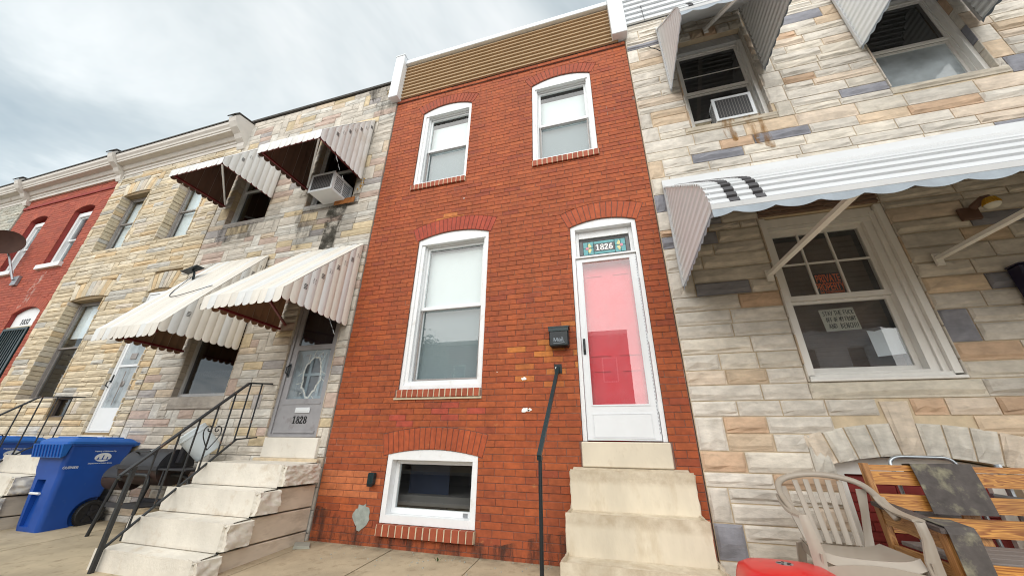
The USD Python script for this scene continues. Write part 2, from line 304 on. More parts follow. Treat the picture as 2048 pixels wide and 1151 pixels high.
mat('white_letter', (0.85, 0.85, 0.82), 0.5, 0.02)
mat('orange_print', (0.92, 0.16, 0.025), 0.55, 0.15, 30)
mat('sign_black', (0.02, 0.013, 0.012), 0.5)
mat('cardboard', (0.60, 0.57, 0.48), 0.9, 0.06, 8)
mat('paper', (0.80, 0.82, 0.85), 0.8, 0.03, 6)
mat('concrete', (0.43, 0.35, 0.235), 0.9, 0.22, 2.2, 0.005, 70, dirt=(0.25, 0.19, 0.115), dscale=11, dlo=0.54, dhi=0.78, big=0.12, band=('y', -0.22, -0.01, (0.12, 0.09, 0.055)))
mat('asphalt', (0.055, 0.054, 0.052), 0.9, 0.25, 6, 0.006, 90)
mat('soil', (0.11, 0.09, 0.065), 0.95, 0.3, 8, 0.004, 60)
mat('kerb_stone', (0.36, 0.34, 0.31), 0.85, 0.15, 6, 0.004, 60)
mat('cement', (0.30, 0.33, 0.30), 0.9, 0.25, 18, 0.003, 90)
mat('dark_inside', (0.10, 0.085, 0.08), 0.8, 0.2, 2)
mat('dim_inside', (0.10, 0.075, 0.06), 0.8, 0.2, 2)
mat('blind_white', (0.78, 0.79, 0.79), 0.6, 0.02)
mat('curtain_brown', (0.20, 0.13, 0.095), 0.9, 0.15, 8)
mat('basin_blue', (0.10, 0.20, 0.28), 0.5)
mat('blue_cloth', (0.008, 0.014, 0.04), 0.8, 0.2, 8)
mat('teal_glass', (0.03, 0.26, 0.28), 0.15, 0.3, 26, coat=0.5)
mat('lead', (0.03, 0.03, 0.03), 0.4, 0.2, 20, metallic=0.5)
mat('yellow_glass', (0.55, 0.52, 0.20), 0.15, 0.2, 30, coat=0.5)
mat('pink_glass', (0.50, 0.16, 0.22), 0.15, 0.2, 30, coat=0.5)
mat('dark_glass', (0.022, 0.022, 0.028), 0.1, 0.2, 30, coat=0.5)
mat('blue_grey_metal', (0.27, 0.315, 0.36), 0.4, 0.2, 8)
mat('pale_blue_paint', (0.42, 0.50, 0.55), 0.5, 0.1, 5)
mat('grille_dark', (0.05, 0.05, 0.052), 0.6, 0.25, 16)
mat('beige_vinyl', (0.45, 0.38, 0.26), 0.6, 0.1, 10)
mat('rust_stain', (0.36, 0.13, 0.03), 0.8, 0.4, 20)
mat('lichen', (0.42, 0.22, 0.03), 0.9, 0.35, 30, 0.003, 60)
mat('dish_brown', (0.055, 0.026, 0.018), 0.75, 0.15, 8, spec=0.2)
mat('brown_metal', (0.13, 0.07, 0.05), 0.4, 0.15, 8)
mat('grey_metal', (0.32, 0.33, 0.35), 0.4, 0.12, 8, metallic=0.5)
mat('steel_tube', (0.40, 0.43, 0.46), 0.32, 0.12, 8, metallic=0.75)
mat('bulb_white', (0.80, 0.79, 0.70), 0.3)
mat('bulb_yellow', (0.62, 0.36, 0.03), 0.45)
mat('navy_box', (0.012, 0.010, 0.035), 0.4, 0.2, 8)
mat('tar_paper', (0.085, 0.073, 0.068), 0.85, 0.35, 14, 0.003, 60, dirt=(0.27, 0.25, 0.17), dscale=6, dlo=0.52, dhi=0.68)
mat('grey_weathered', (0.20, 0.17, 0.155), 0.8, 0.25, 3, 0.002, 60, stretch=(1, 14, 14))
mat('slate_chip', (0.34, 0.34, 0.29), 0.8, 0.15, 9, 0.002, 60)
mat('leaf', (0.05, 0.10, 0.025), 0.6, 0.3, 9)
mat('bark', (0.10, 0.075, 0.055), 0.9, 0.25, 9, 0.01, 25)
mat('far_brick', (0.27, 0.075, 0.045), 0.85, 0.2, 6)
mat('far_stone', (0.42, 0.37, 0.30), 0.85, 0.2, 6)
mat('bucket_white', (0.58, 0.64, 0.67), 0.5, 0.05, 6)
mat('far_white', (0.62, 0.64, 0.66), 0.8, 0.1, 6)
mat('far_window', (0.02, 0.025, 0.03), 0.1)
wood('pine', (0.64, 0.30, 0.065), (0.27, 0.085, 0.015))
wood('pine_y', (0.50, 0.27, 0.10), (0.26, 0.11, 0.03), axis='y')
wood('pine_z', (0.48, 0.24, 0.08), (0.26, 0.10, 0.025), axis='z')
wood('arm_wood', (0.11, 0.085, 0.075), (0.055, 0.042, 0.04), 0.7, 'y')
glass('pane', 1.75)
glass('pane_screen', 1.75, (0.72, 0.76, 0.77))
glass('pane_dark', 1.9, (0.50, 0.50, 0.52))
glass('pane_dirty', 1.75, (0.90, 0.92, 0.93), 0.06, (0.62, 0.68, 0.72), 3.0)
glass('pane_hazy', 2.0, (0.95, 0.93, 0.94), 0.09, (0.82, 0.74, 0.78), 1.6)
glass('pane_pale', 1.9, (0.75, 0.78, 0.8), 0.30, (0.80, 0.85, 0.92), 1.2)
glass('pane_milky', 1.7, (0.9, 0.93, 0.95), 0.55, (0.72, 0.80, 0.84), 2.0)
glass('pane_cloudy', 1.7, (0.85, 0.9, 0.92), 0.28, (0.55, 0.62, 0.66), 3.0)
glass('broken_edge', 1.7, (0.9, 0.93, 0.95), 0.75, (0.75, 0.76, 0.70), 30.0)
# ---------------------------------------------------------------- walls made of pieces
def house_body(parent, x0, x1, ztop, holes, mortar, depth=9.5, y0=0.0, zroof=None):
    """Front wall with openings, party walls, back, floor and roof: a closed dark house behind the facade."""
    wall = sbox(x0, -0.35, x1, ztop).difference(unary_union(holes))
    m = M(); m.prism(wall, y0, y0 + 0.24)
    obj('wall', m, mortar, parent)
    m = M(); zr = zroof or ztop - 0.35
    m.box(x0 + 0.004, x0 + 0.12, y0 + 0.242, depth, -0.3, zr); m.box(x1 - 0.12, x1 - 0.004, y0 + 0.242, depth, -0.3, zr)
    m.box(x0 + 0.004, x1 - 0.004, depth + 0.002, depth + 0.2, -0.3, zr); m.box(x0 + 0.122, x1 - 0.122, y0 + 0.242, depth, 0.35, 0.45)
    m.box(x0 + 0.122, x1 - 0.122, y0 + 1.4, y0 + 1.5, 0.46, zr - 0.01)
    obj('rear_walls', m, 'dark_inside', parent)
    m = M(); m.box(x0 + 0.004, x1 - 0.004, y0 + 0.242, depth + 0.2, zr + 0.003, zr + 0.12); obj('roof', m, 'roofing', parent)

def split_pieces(parent, name, stuff, pieces, mat_, most=285):
    """pieces: (area seen, Mesh accumulator). The largest become parts of their own, the rest one part."""
    pieces.sort(key=lambda p: -p[0]); rest = M()
    for k, (a, m) in enumerate(pieces):
        if k < most and a > 0: obj(name, m, mat_, parent)
        else: rest.merge(m)
    if rest.n: obj(stuff, rest, mat_, parent, kind='stuff')

def bevel_piece(poly, y0, th, tint, b=0.0025):
    """A brick: polygon in xz with a bevelled front at y0 - th and its back at y0."""
    m = M(); c = np.array(poly.exterior.coords)[:-1]
    if Polygon(c).exterior.is_ccw is False: c = c[::-1]
    k = len(c)
    inner = poly.buffer(-b, join_style=2)
    ci = np.array(inner.exterior.coords)[:-1] if isinstance(inner, Polygon) and not inner.is_empty else None
    if ci is None or len(ci) != k or k != 4:
        m.prism(poly, y0 - th, y0, tint=tint); return m
    if Polygon(ci).exterior.is_ccw is False: ci = ci[::-1]
    ci = np.roll(ci, -int(np.argmin(((ci - c[0]) ** 2).sum(1))), 0)
    v = [(x, y0, z) for x, z in c] + [(x, y0 - th + b, z) for x, z in c] + [(x, y0 - th, z) for x, z in ci]
    f = [(8, 9, 10, 11)] + [(4 + i, 4 + (i + 1) % 4, 8 + (i + 1) % 4, 8 + i) for i in range(4)] + [(i, (i + 1) % 4, 4 + (i + 1) % 4, 4 + i) for i in range(4)]
    return m.add(v, f, tint)

def arch_shape(x0, x1, z0, zs, apex):
    """Opening with a segmental arch: springs at zs, crown at apex."""
    w, h = (x1 - x0) / 2, apex - zs; R = (w * w + h * h) / (2 * h); cx, cz = (x0 + x1) / 2, apex - R; a = math.asin(w / R)
    arc = [(cx + R * math.sin(t), cz + R * math.cos(t)) for t in np.linspace(a, -a, 17)]
    return Polygon([(x0, z0), (x1, z0), *arc]), (cx, cz, R, a)

def voussoirs(info, h, n, gap=0.006, flare=0.0, rise=None):
    """Quads of a segmental arch ring above an opening; flare widens the span at the ends."""
    cx, cz, R, a = info; a2 = a + flare; out = []
    e = np.linspace(a2, -a2, n + 1)
    for t0, t1 in zip(e, e[1:]):
        g = gap / 2 / R; p = []
        for t, r in ((t0 - g, R), (t1 + g, R), (t1 + g, R + h), (t0 - g, R + h)): p.append((cx + r * math.sin(t), cz + r * math.cos(t)))
        out.append([p[1], p[0], p[3], p[2]])          # bl, br, tr, tl
    return out

def mixc(a, b, t): return tuple(np.array(a) * (1 - t) + np.array(b) * t)

def brickwork(x0, x1, z0, z1, holes, colour, course=0.0665, length=0.2225, joint=0.0052, y0=0.0, th=0.010, seed=1):
    r = random.Random(seed); pieces = []; bad = unary_union(holes); from shapely.prepared import prep
    pb = prep(bad); k = 0; z = z0
    while z < z1 - 0.01:
        zt = min(z + course, z1); off = (0.5 if k % 2 else 0.0) * length + r.uniform(-0.012, 0.012); x = x0 - off
        while x < x1:
            L = length * r.uniform(0.97, 1.03); a, b = max(x, x0), min(x + L, x1); x += L
            if b - a < 0.03: continue
            p = sbox(a + joint / 2, z + joint / 2, b - joint / 2, zt - joint / 2)
            if pb.intersects(p):
                if pb.contains(p): continue
                p = p.difference(bad)
            for g in (p.geoms if hasattr(p, 'geoms') else [p]):
                if not isinstance(g, Polygon) or g.area < 2e-4: continue
                g = g.simplify(0.001); bx = g.bounds
                t = th + r.uniform(-0.0025, 0.0025)
                pieces.append((seen_area(bx[0], bx[2], bx[1], bx[3]), bevel_piece(g, y0, t, colour((a + b) / 2, (z + zt) / 2, r))))
        z += course; k += 1
    return pieces

def rockface(q, y0, th, rough, tint, r, nu=4, nv=3, margin=0.12, var=0.10):
    """A rock-faced stone on the quad q (bl, br, tr, tl in xz): drafted margins, uneven bulging face, undercut below. th = depth at the margins."""
    bl, br, tr, tl = (np.array(p) for p in q)
    w, h = np.linalg.norm(br - bl), np.linalg.norm(tl - bl); mu, mv = min(0.3, 0.020 / max(w, .03)), min(0.3, 0.020 / max(h, .03))
    us = np.concatenate([[0], np.linspace(mu, 1 - mu, nu), [1]]); vs = np.concatenate([[0], np.linspace(mv, 1 - mv, nv), [1]])
    if nv == 3: vs[2] = r.uniform(0.28, 0.45)
    U, V = np.meshgrid(us, vs, indexing='ij')
    P = ((1 - U) * (1 - V))[..., None] * bl + (U * (1 - V))[..., None] * br + (U * V)[..., None] * tr + ((1 - U) * V)[..., None] * tl
    D = np.full(U.shape, th, float)
    ins = D[1:-1, 1:-1]
    ins += rough * np.array([[r.uniform(0.25, 1.0) for _ in range(ins.shape[1])] for _ in range(ins.shape[0])])
    if nv == 3: ins[:, 0] -= rough * 0.45; ins[:, 1] += rough * 0.25
    P[1:-1, 1:-1] += np.array([[(r.uniform(-1, 1) * 0.004, r.uniform(-1, 1) * 0.004) for _ in range(ins.shape[1])] for _ in range(ins.shape[0])])
    if nv == 3: P[1:-1, 2, 1] += np.array([r.uniform(-0.1, 0.1) * h for _ in range(ins.shape[0])])
    G = np.stack([P[..., 0], y0 - D, P[..., 1]], -1); a, b = G.shape[:2]; m = M()
    idx = np.arange(a * b).reshape(a, b); qf = np.stack([idx[:-1, :-1], idx[1:, :-1], idx[1:, 1:], idx[:-1, 1:]], -1).reshape(-1, 4)
    tt = np.clip(np.array(tint) * np.array([[r.uniform(1 - var, 1 + var)] for _ in range(a * b)]), 0, 1)
    m.add(G.reshape(-1, 3), qf, tt)
    c = [(p[0], y, p[1]) for y in (y0 - th, y0) for p in (bl, br, tr, tl)]
    m.add(c, [(i, i + 4, (i + 1) % 4 + 4, (i + 1) % 4) for i in range(4)], tint); return m

def stonework(x0, x1, rows, holes, palette, lens, y0=-0.012, th=0.02, rough=0.014, joint=0.009, seed=1, double=0.1, quoin=0.17, fixed=(), jit=0.0, dstain=None):
    """Coursed ashlar: rows (z0, z1); holes are boxes (x0, x1, z0, z1); a few stones rise through two courses."""
    r = random.Random(seed); pieces = []; carry = []; last = None
    def put(a, b, z0, z1, c):
        if b - a < 0.04: return
        q = [(a + joint / 2, z0 + joint / 2), (b - joint / 2, z0 + joint / 2), (b - joint / 2, z1 - joint / 2), (a + joint / 2, z1 - joint / 2)]
        if dstain: c = dstain((a + b) / 2, (z0 + z1) / 2, c)
        pieces.append((seen_area(a, b, z0, z1, y0), rockface(q, y0, th + r.uniform(0, 0.006) + r.uniform(0, jit), rough * r.uniform(0.6, 1.2), c, r)))
    for i, (z0, z1) in enumerate(rows):
        nxt = rows[i + 1] if i + 1 < len(rows) else None
        blocked = [(a, b) for a, b, c, d in holes if c < z1 - 0.012 and d > z0 + 0.012] + carry; carry = []
        free, cur = [], x0
        for a, b in sorted(blocked):
            if a - cur > 0.03: free.append((cur, a))
            cur = max(cur, b)
        if x1 - cur > 0.03: free.append((cur, x1))
        for a, b in free:
            x = a; first = True
            while x < b - 1e-6:
                L = r.uniform(*lens); dbl = nxt is not None and (r.random() < double or (first and i % 2 == 0 and r.random() < 0.5))
                if dbl: L = r.uniform(quoin * 0.75, quoin * 1.3)
                if b - x - L < lens[0] * 0.45: L = b - x
                if dbl and any(c < nxt[1] - 0.012 and d > nxt[0] + 0.012 and ha < x + L and hb > x for ha, hb, c, d in holes): dbl = False
                if dbl and L > quoin * 1.6: dbl = False
                k = r.choices(range(len(palette)), [p[0] for p in palette])[0]
                if k == last and k > 1: k = 0
                last = k; c = palette[k][1]; s = r.uniform(0.88, 1.1); c = tuple(min(1, v * s) for v in c)
                put(x, x + L, z0, nxt[1] if dbl else z1, c)
                if dbl: carry.append((x, x + L))
                x += L; first = False
    for q, c in fixed:
        xs, zs = [p[0] for p in q], [p[1] for p in q]
        pieces.append((seen_area(min(xs), max(xs), min(zs), max(zs), y0), rockface(q, y0, th + 0.006, rough, c, r)))
    return pieces

def make_rows(z0, z1, hs, r):
    out, z = [], z0
    while z < z1 - 1e-6:
        h = r.choice(hs)
        if z1 - z - h < min(hs) * 0.6: h = z1 - z
        out.append((z, z + h)); z += h
    return out

def pane(parent, x0, x1, z0, z1, y, mat_='pane', name='pane'):
    m = M(); m.box(x0, x1, y, y + 0.004, z0, z1); return obj(name, m, mat_, parent)

def blind(parent, x0, x1, z0, z1, y, pitch=0.03, mat_='blind_white'):
    m = M(); z = z1
    pts = []
    while z > z0: pts += [(y, z), (y + 0.008, z - pitch * 0.92)]; z -= pitch
    g = np.array([[(x, a, b) for a, b in pts] for x in (x0, x1)]); m.sheet(g, 0.001); return obj('blind', m, mat_, parent)

def sash(parent, x0, x1, z0, z1, y0, y1, w, mat_, name='sash', wb=None, wt=None):
    m = M(); m.prism(ring(x0, x1, z0, z1, w, wb, wt), y0, y1); return obj(name, m, mat_, parent)

def sill_of_bricks(parent, x0, x1, z0, z1, n, y=-0.035):
    m = M(); m.box(x0, x1, y + 0.004, 0.10, z0 + 0.003, z1 - 0.004); s = obj('sill', m, 'cream_mortar', parent)
    w = (x1 - x0) / n
    for k in range(n):
        a = x0 + k * w; c = np.array((0.33, 0.072, 0.030)) * random.uniform(0.8, 1.15); m = M(); m.box(a + 0.006, a + w - 0.006, y + random.uniform(-0.002, 0.002), 0.098, z0, z1, tint=tuple(c), b=0.003); obj('brick', m, 'sill_brick', s)
# ---------------------------------------------------------------- 1826: the red brick house
RX0, RX1 = -3.425, 0.655
red = thing('row_house', 'two storey orange red brick row house numbered 1826 with white framed windows', 'row house', (-1.385, 0, 0), group='row houses in the street')
RW = {   # x0, x1, z0, spring, crown, glass x0, x1, z0, z1, meeting rail
    'a': (-2.825, -1.905, 4.725, 6.335, 6.45, -2.68, -1.995, 4.84, 6.215, 5.52),
    'b': (-0.862, 0.072, 4.745, 6.35, 6.46, -0.742, -0.045, 4.85, 6.235, 5.535),
    'c': (-2.565, -1.485, 1.572, 3.675, 3.768, -2.422, -1.602, 1.715, 3.555, 2.645)}
RB = (-2.578, -1.483, 0.208, 0.866, 0.926)
RD = (-0.385, 0.415, 1.024, 3.536, 3.615)
holes, arches = [], []
for k, (x0, x1, z0, zs, ap, *_) in RW.items():
    p, i = arch_shape(x0, x1, z0, zs, ap); holes.append(p); arches.append((i, 0.20 if k != 'c' else 0.225, 17 if k != 'c' else 19))
p, i = arch_shape(*RB); holes.append(p); arches.append((i, 0.225, 19))
p, i = arch_shape(*RD); holes.append(p); arches.append((i, 0.235, 14))
house_body(red, RX0, RX1, 7.7, holes, 'brick_mortar', y0=-0.0030)
ring_polys, vq = [], []
for info, h, n in arches:
    q = voussoirs(info, h, n, 0.007, 0.02); vq += [(p, h) for p in q]
    ring_polys.append(unary_union([Polygon(p).buffer(0.007, join_style=2) for p in q]))
sills = [sbox(-2.845, 4.625, -1.905, 4.733), sbox(-0.866, 4.638, 0.086, 4.752), sbox(-2.6, 1.455, -1.475, 1.58), sbox(-2.572, 0.095, -1.472, 0.215), sbox(-0.41, 0.80, 0.445, 1.03)]

def red_tint(x, z, r):
    base = mixc((0.345, 0.078, 0.019), (0.315, 0.064, 0.018), r.random())
    u = r.random()
    if z < 0.7: base = mixc(base, (0.27, 0.060, 0.022), 0.2 + 0.4 * r.random())
    if u < 0.05: base = mixc(base, (0.25, 0.045, 0.022), .5)
    elif u < 0.11: base = mixc(base, (0.41, 0.098, 0.026), .6)
    d = math.hypot(x + 0.55, (z - 1.9) * 1.4)
    if d < 0.55 and r.random() < 0.40: base = mixc(base, (0.55, 0.20, 0.035), r.uniform(.3, .75))
    if abs(z - 4.2) < 0.35 and -2.6 < x < -0.8 and r.random() < 0.06: base = mixc(base, (0.52, 0.18, 0.04), .75)
    if x < -2.7 and 0.45 < z < 0.66: base = (0.47, 0.14, 0.05)
    if 1.15 < z < 1.42 and -2.7 < x < -1.45 and r.random() < 0.35: base = (0.38, 0.062, 0.032)
    s = r.uniform(0.92, 1.08); return tuple(v * s for v in base)

pieces = brickwork(RX0 + 0.004, RX1 - 0.004, -0.04, 6.755, holes + ring_polys + sills, red_tint, seed=11)
for q, h in vq:
    c = red_tint(0, 3.0, random); c = mixc(c, (0.40, 0.075, 0.024), 0.5)
    if q[0][1] > 6.3: c = mixc(c, (0.25, 0.04, 0.02), 0.5)
    elif q[0][0] < -1.4 and 3.4 < q[0][1] < 4: c = mixc(c, (0.36, 0.045, 0.03), 0.6)
    xs, zs = [p[0] for p in q], [p[1] for p in q]
    pieces.append((seen_area(min(xs), max(xs), min(zs), max(zs)) * 2.0, bevel_piece(Polygon(q), 0.0, 0.012, c)))
split_pieces(red, 'brick', 'brickwork', pieces, 'brick', 300)
top = brickwork(RX0 + 0.004, RX1 - 0.004, 6.762, 6.832, [], red_tint, y0=-0.02, seed=12)
m = M(); m.box(RX0 + 0.004, RX1 - 0.004, -0.02, -0.004, 6.760, 6.834); c_ = obj('brick_cornice', m, 'brick_mortar', red)
for a, mm in top: obj('brick', mm, 'brick', c_)
# parapet siding, cap and end blocks
m = M(); m.box(RX0 + 0.02, RX1 - 0.02, -0.02, -0.004, 6.836, 7.76); obj('parapet_board', m, 'brown_frame', red)
for k in range(10):
    z = 6.842 + k * 0.0915; m = M()
    g = np.array([[(x, y, zz) for y, zz in ((-0.030, z + 0.0915), (-0.036, z + 0.06), (-0.058, z + 0.022), (-0.062, z + 0.006), (-0.03, z + 0.001))] for x in (RX0 + 0.06, RX1 - 0.1)]); m.sheet(g, -0.002)
    obj('siding_board', m, 'tan_siding', red)
m = M(); m.box(RX0 + 0.075, RX1 - 0.185, -0.10, 0.30, 7.765, 7.865, b=0.008); obj('parapet_cap', m, 'white_metal', red)
m = M(); m.box(RX0 - 0.115, RX0 + 0.075, -0.17, 0.02, 6.80, 7.93, b=0.008); m.box(RX0 - 0.125, RX0 + 0.085, -0.18, 0.04, 7.933, 7.96, b=0.006); obj('end_block', m, 'white_metal', red)
m = M(); m.box(RX1 - 0.185, RX1 + 0.045, -0.17, 0.02, 6.86, 8.30, b=0.008); obj('end_block', m, 'white_metal', red)

def red_window(k, glassmat):
    x0, x1, z0, zs, ap, g0, g1, gz0, gz1, mr = RW[k]
    w = holder('window', red); s, _ = arch_shape(x0 + .004, x1 - .004, z0 + .004, zs, ap - .004); fw = 0.045
    inner = sbox(g0 - fw, gz0 - fw, g1 + fw, gz1 + fw)
    m = M(); m.prism(s.difference(inner), 0.028, 0.16); obj('frame', m, 'white_paint', w)
    m = M(); m.prism(s.difference(sbox(x0 + .05, z0 + .055, x1 - .05, zs - 0.075)), 0.012, 0.027); obj('casing', m, 'white_paint', w)
    m = M(); m.prism(ring(g0 - fw + .001, g1 + fw - .001, gz0 - fw + .001, gz1 + fw - .001, 0.014), 0.075, 0.10); obj('stop_bead', m, 'white_vinyl', w)
    sash(w, g0 - fw + .002, g1 + fw - .002, mr - 0.02, gz1 + fw - .002, 0.105, 0.135, fw, 'white_vinyl')
    sash(w, g0 - fw + .002, g1 + fw - .002, gz0 - fw + .002, mr + 0.022, 0.137, 0.165, fw, 'white_vinyl')
    pane(w, g0 - .005, g1 + .005, mr + 0.02, gz1 + .005, 0.118); pane(w, g0 - .005, g1 + .005, gz0 - .005, mr - 0.018, 0.149, glassmat)
    m = M(); m.prism(ring(g0 - .02, g1 + .02, gz0 - .02, mr - .01, 0.018), 0.108, 0.118); obj('screen_frame', m, 'bronze_frame', w)
    blind(w, g0 - .03, g1 + .03, gz0 - .04, (gz1 - 0.0 if k == 'c' else gz1 - 0.09), 0.20)
    return w
for k in 'abc': red_window(k, 'pane_screen')
sill_of_bricks(red, -2.84, -1.91, 4.632, 4.728, 13); sill_of_bricks(red, -0.86, 0.08, 4.645, 4.747, 13)
sill_of_bricks(red, -2.565, -1.50, 1.482, 1.572, 15); sill_of_bricks(red, -2.568, -1.476, 0.102, 0.208, 14, -0.06)
m = M(); m.box(-2.6, -1.475, -0.025, 0.02, 1.458, 1.478); obj('mortar_bed', m, 'cream_mortar', red)
# basement window
x0, x1, z0, zs, ap = RB; w = holder('window', red); s, _ = arch_shape(x0 + .004, x1 - .004, z0 + .004, zs, ap - .004)
m = M(); m.prism(s.difference(sbox(-2.515, 0.285, -1.545, 0.815)), 0.0, 0.15); obj('frame', m, 'white_paint', w)
sash(w, -2.513, -1.547, 0.287, 0.813, 0.10, 0.14, 0.042, 'white_vinyl', wb=0.055)
pane(w, -2.473, -1.587, 0.34, 0.775, 0.115, 'pane')
m = M(); m.box(-1.66, -1.61, 0.092, 0.10, 0.295, 0.33); obj('latch', m, 'grey_metal', w)
g = np.array([[(x, 0.40 + 0.004 * math.sin(x * 20), z) for z in (0.30, 0.85)] for x in np.linspace(-2.5, -1.98, 40)]); m = M(); m.sheet(g, 0.002); obj('curtain', m, 'blue_cloth', w)
# front door
d = holder('door', red); s, _ = arch_shape(RD[0] + .004, RD[1] - .004, RD[2] + .004, RD[3], RD[4] - .004)
m = M(); m.prism(s.difference(sbox(RD[0] + .045, RD[2] - .1, RD[1] - .045, 3.09)).difference(sbox(-0.325, 3.11, 0.362, 3.50)), 0.012, 0.20); obj('door_frame', m, 'white_paint', d)
m = M(); m.box(-0.3245, 0.3615, 0.085, 0.12, 3.112, 3.145); m.box(-0.3245, -0.29, 0.085, 0.12, 3.147, 3.498); m.box(0.322, 0.3615, 0.085, 0.12, 3.147, 3.498); m.box(-0.288, 0.320, 0.085, 0.12, 3.40, 3.498); obj('transom_frame', m, 'white_paint', d)
DX0, DX1 = RD[0] + .05, RD[1] - .05
m = M(); m.prism(sbox(DX0, 1.036, DX1, 3.082).difference(sbox(-0.262, 1.375, 0.288, 3.03)), 0.035, 0.072); obj('storm_door', m, 'white_metal', d)
m = M(); m.prism(ring(-0.275, 0.302, 1.36, 3.045, 0.012), 0.029, 0.035); m.prism(ring(-0.275, 0.305, 1.055, 1.285, 0.007), 0.030, 0.035); obj('trim', m, 'white_metal', d)
m = M(); m.box(-0.262, 0.292, 0.031, 0.034, 1.065, 1.275, b=0.001); obj('kick_panel', m, 'white_metal', d)
pane(d, -0.266, 0.292, 1.371, 3.034, 0.05, 'pane_hazy', 'glass')
m = M(); m.box(DX0 - .005, DX1 + .005, 0.155, 0.19, 1.03, 3.085)
for zz0, zz1 in ((1.15, 1.75), (1.9, 2.9)):
    for xx0, xx1 in ((-0.25, -0.03), (0.06, 0.28)): m.prism(ring(xx0, xx1, zz0, zz1, 0.02), 0.143, 0.155)
obj('inner_door', m, 'red_door', d)
m = M(); m.box(-0.318, -0.292, 0.026, 0.035, 1.90, 2.08, b=0.004); m.tube([(-0.305, 0.026, 1.93), (-0.305, 0.0, 1.95), (-0.305, 0.0, 2.03), (-0.305, 0.026, 2.05)], 0.008); obj('handle', m, 'black_paint', d)
m = M()
for zz in (1.35, 2.05, 2.8): m.tube([(DX1 + .004, 0.03, zz - .05), (DX1 + .004, 0.03, zz + .05)], 0.007)
obj('hinge', m, 'white_metal', d)
m = M()
for zz in np.arange(1.1, 3.05, 0.035): m.box(DX1 - .012, DX1 - .006, 0.030, 0.035, zz, zz + .018)
obj('weather_strip', m, 'grey_metal', d)
# stained glass transom with the number
t = holder('transom', red)
m = M(); m.box(-0.286, 0.318, 0.10, 0.106, 3.149, 3.396); obj('leaded_panel', m, 'lead', t)
m = M(); m.box(-0.284, -0.245, 0.096, 0.0995, 3.16, 3.36); m.box(0.277, 0.316, 0.096, 0.0995, 3.16, 3.36); obj('dark_light', m, 'dark_glass', t)
z0, z1 = 3.165, 3.345
for xx0, xx1 in ((-0.238, -0.185), (-0.18, -0.115), (0.147, 0.212), (0.217, 0.27)):
    for a, b in ((z0, 3.252), (3.257, z1)): m = M(); m.box(xx0, xx1, 0.0955, 0.0995, a, b, b=0.001); obj('teal_light', m, 'teal_glass', t)
for a, b in ((z0, 3.2), (3.31, z1)): m = M(); m.box(-0.108, 0.14, 0.0955, 0.0995, a, b, b=0.001); obj('teal_light', m, 'teal_glass', t)
for cx, sg in ((-0.19, 1), (0.222, -1)):
    pink = Point(cx, 3.255).buffer(0.02, 4); m = M(); m.prism(pink, 0.0925, 0.0953); obj('pink_light', m, 'pink_glass', t)
    for dz in (1, -1):
        leaf = Polygon([(cx + sg * .015, 3.255 + dz * .012), (cx + sg * .01, 3.255 + dz * .05), (cx + sg * .03, 3.255 + dz * .072), (cx + sg * .055, 3.255 + dz * .02), (cx + sg * .035, 3.255 + dz * .006)])
        m = M(); m.prism(leaf, 0.0925, 0.0953); obj('leaf_light', m, 'yellow_glass', t)
m = M(); m.prism(sbox(-0.106, 3.203, 0.138, 3.307), 0.0945, 0.0993); obj('number_field', m, 'dark_glass', t)

def serif_digits(txt, h, x, z, y, fn=None, depth=0.003):
    """Bold old-style numerals as polygons, centred on x with their feet at z."""
    S = {'1': unary_union([sbox(.20, 0, .40, 1), sbox(.06, 0, .54, .09), Polygon([(.20, 1), (.02, .84), (.02, .74), (.22, .82)])]),
         '8': unary_union([Point(0, 0).buffer(1, 12)]), '2': None, '6': None, '3': None}
    def el(cx, cz, a, b): return affinity.translate(affinity.scale(Point(0, 0).buffer(1, 12), a, b), cx, cz)
    S['8'] = unary_union([el(.31, .74, .25, .26).difference(el(.31, .75, .10, .16)), el(.31, .27, .30, .27).difference(el(.31, .27, .12, .165))])
    S['6'] = unary_union([el(.31, .30, .30, .31).difference(el(.32, .29, .11, .19)), LineString([(.12, .3), (.13, .55), (.22, .8), (.40, .93)]).buffer(.08), el(.45, .86, .08, .08)])
    S['2'] = unary_union([LineString([(.12, .74), (.16, .88), (.31, .93), (.45, .86), (.46, .68), (.34, .45), (.10, .13)]).buffer(.085), sbox(.03, 0, .56, .17), el(.13, .73, .09, .09)])
    S['3'] = unary_union([LineString([(.10, .80), (.22, .93), (.40, .90), (.45, .72), (.36, .56), (.24, .53)]).buffer(.075), LineString([(.24, .53), (.42, .48), (.49, .28), (.38, .09), (.20, .06), (.08, .18)]).buffer(.08)])
    w = 0.64 * h; m = M(); x -= w * len(txt) / 2
    for c in txt:
        g = affinity.translate(affinity.scale(S[c], h, h, origin=(0, 0)), x, z); m.prism(g, y - depth, y, fn); x += w
    return m
obj('number', serif_digits('1826', 0.082, 0.018, 3.214, 0.0943), 'white_letter', t)
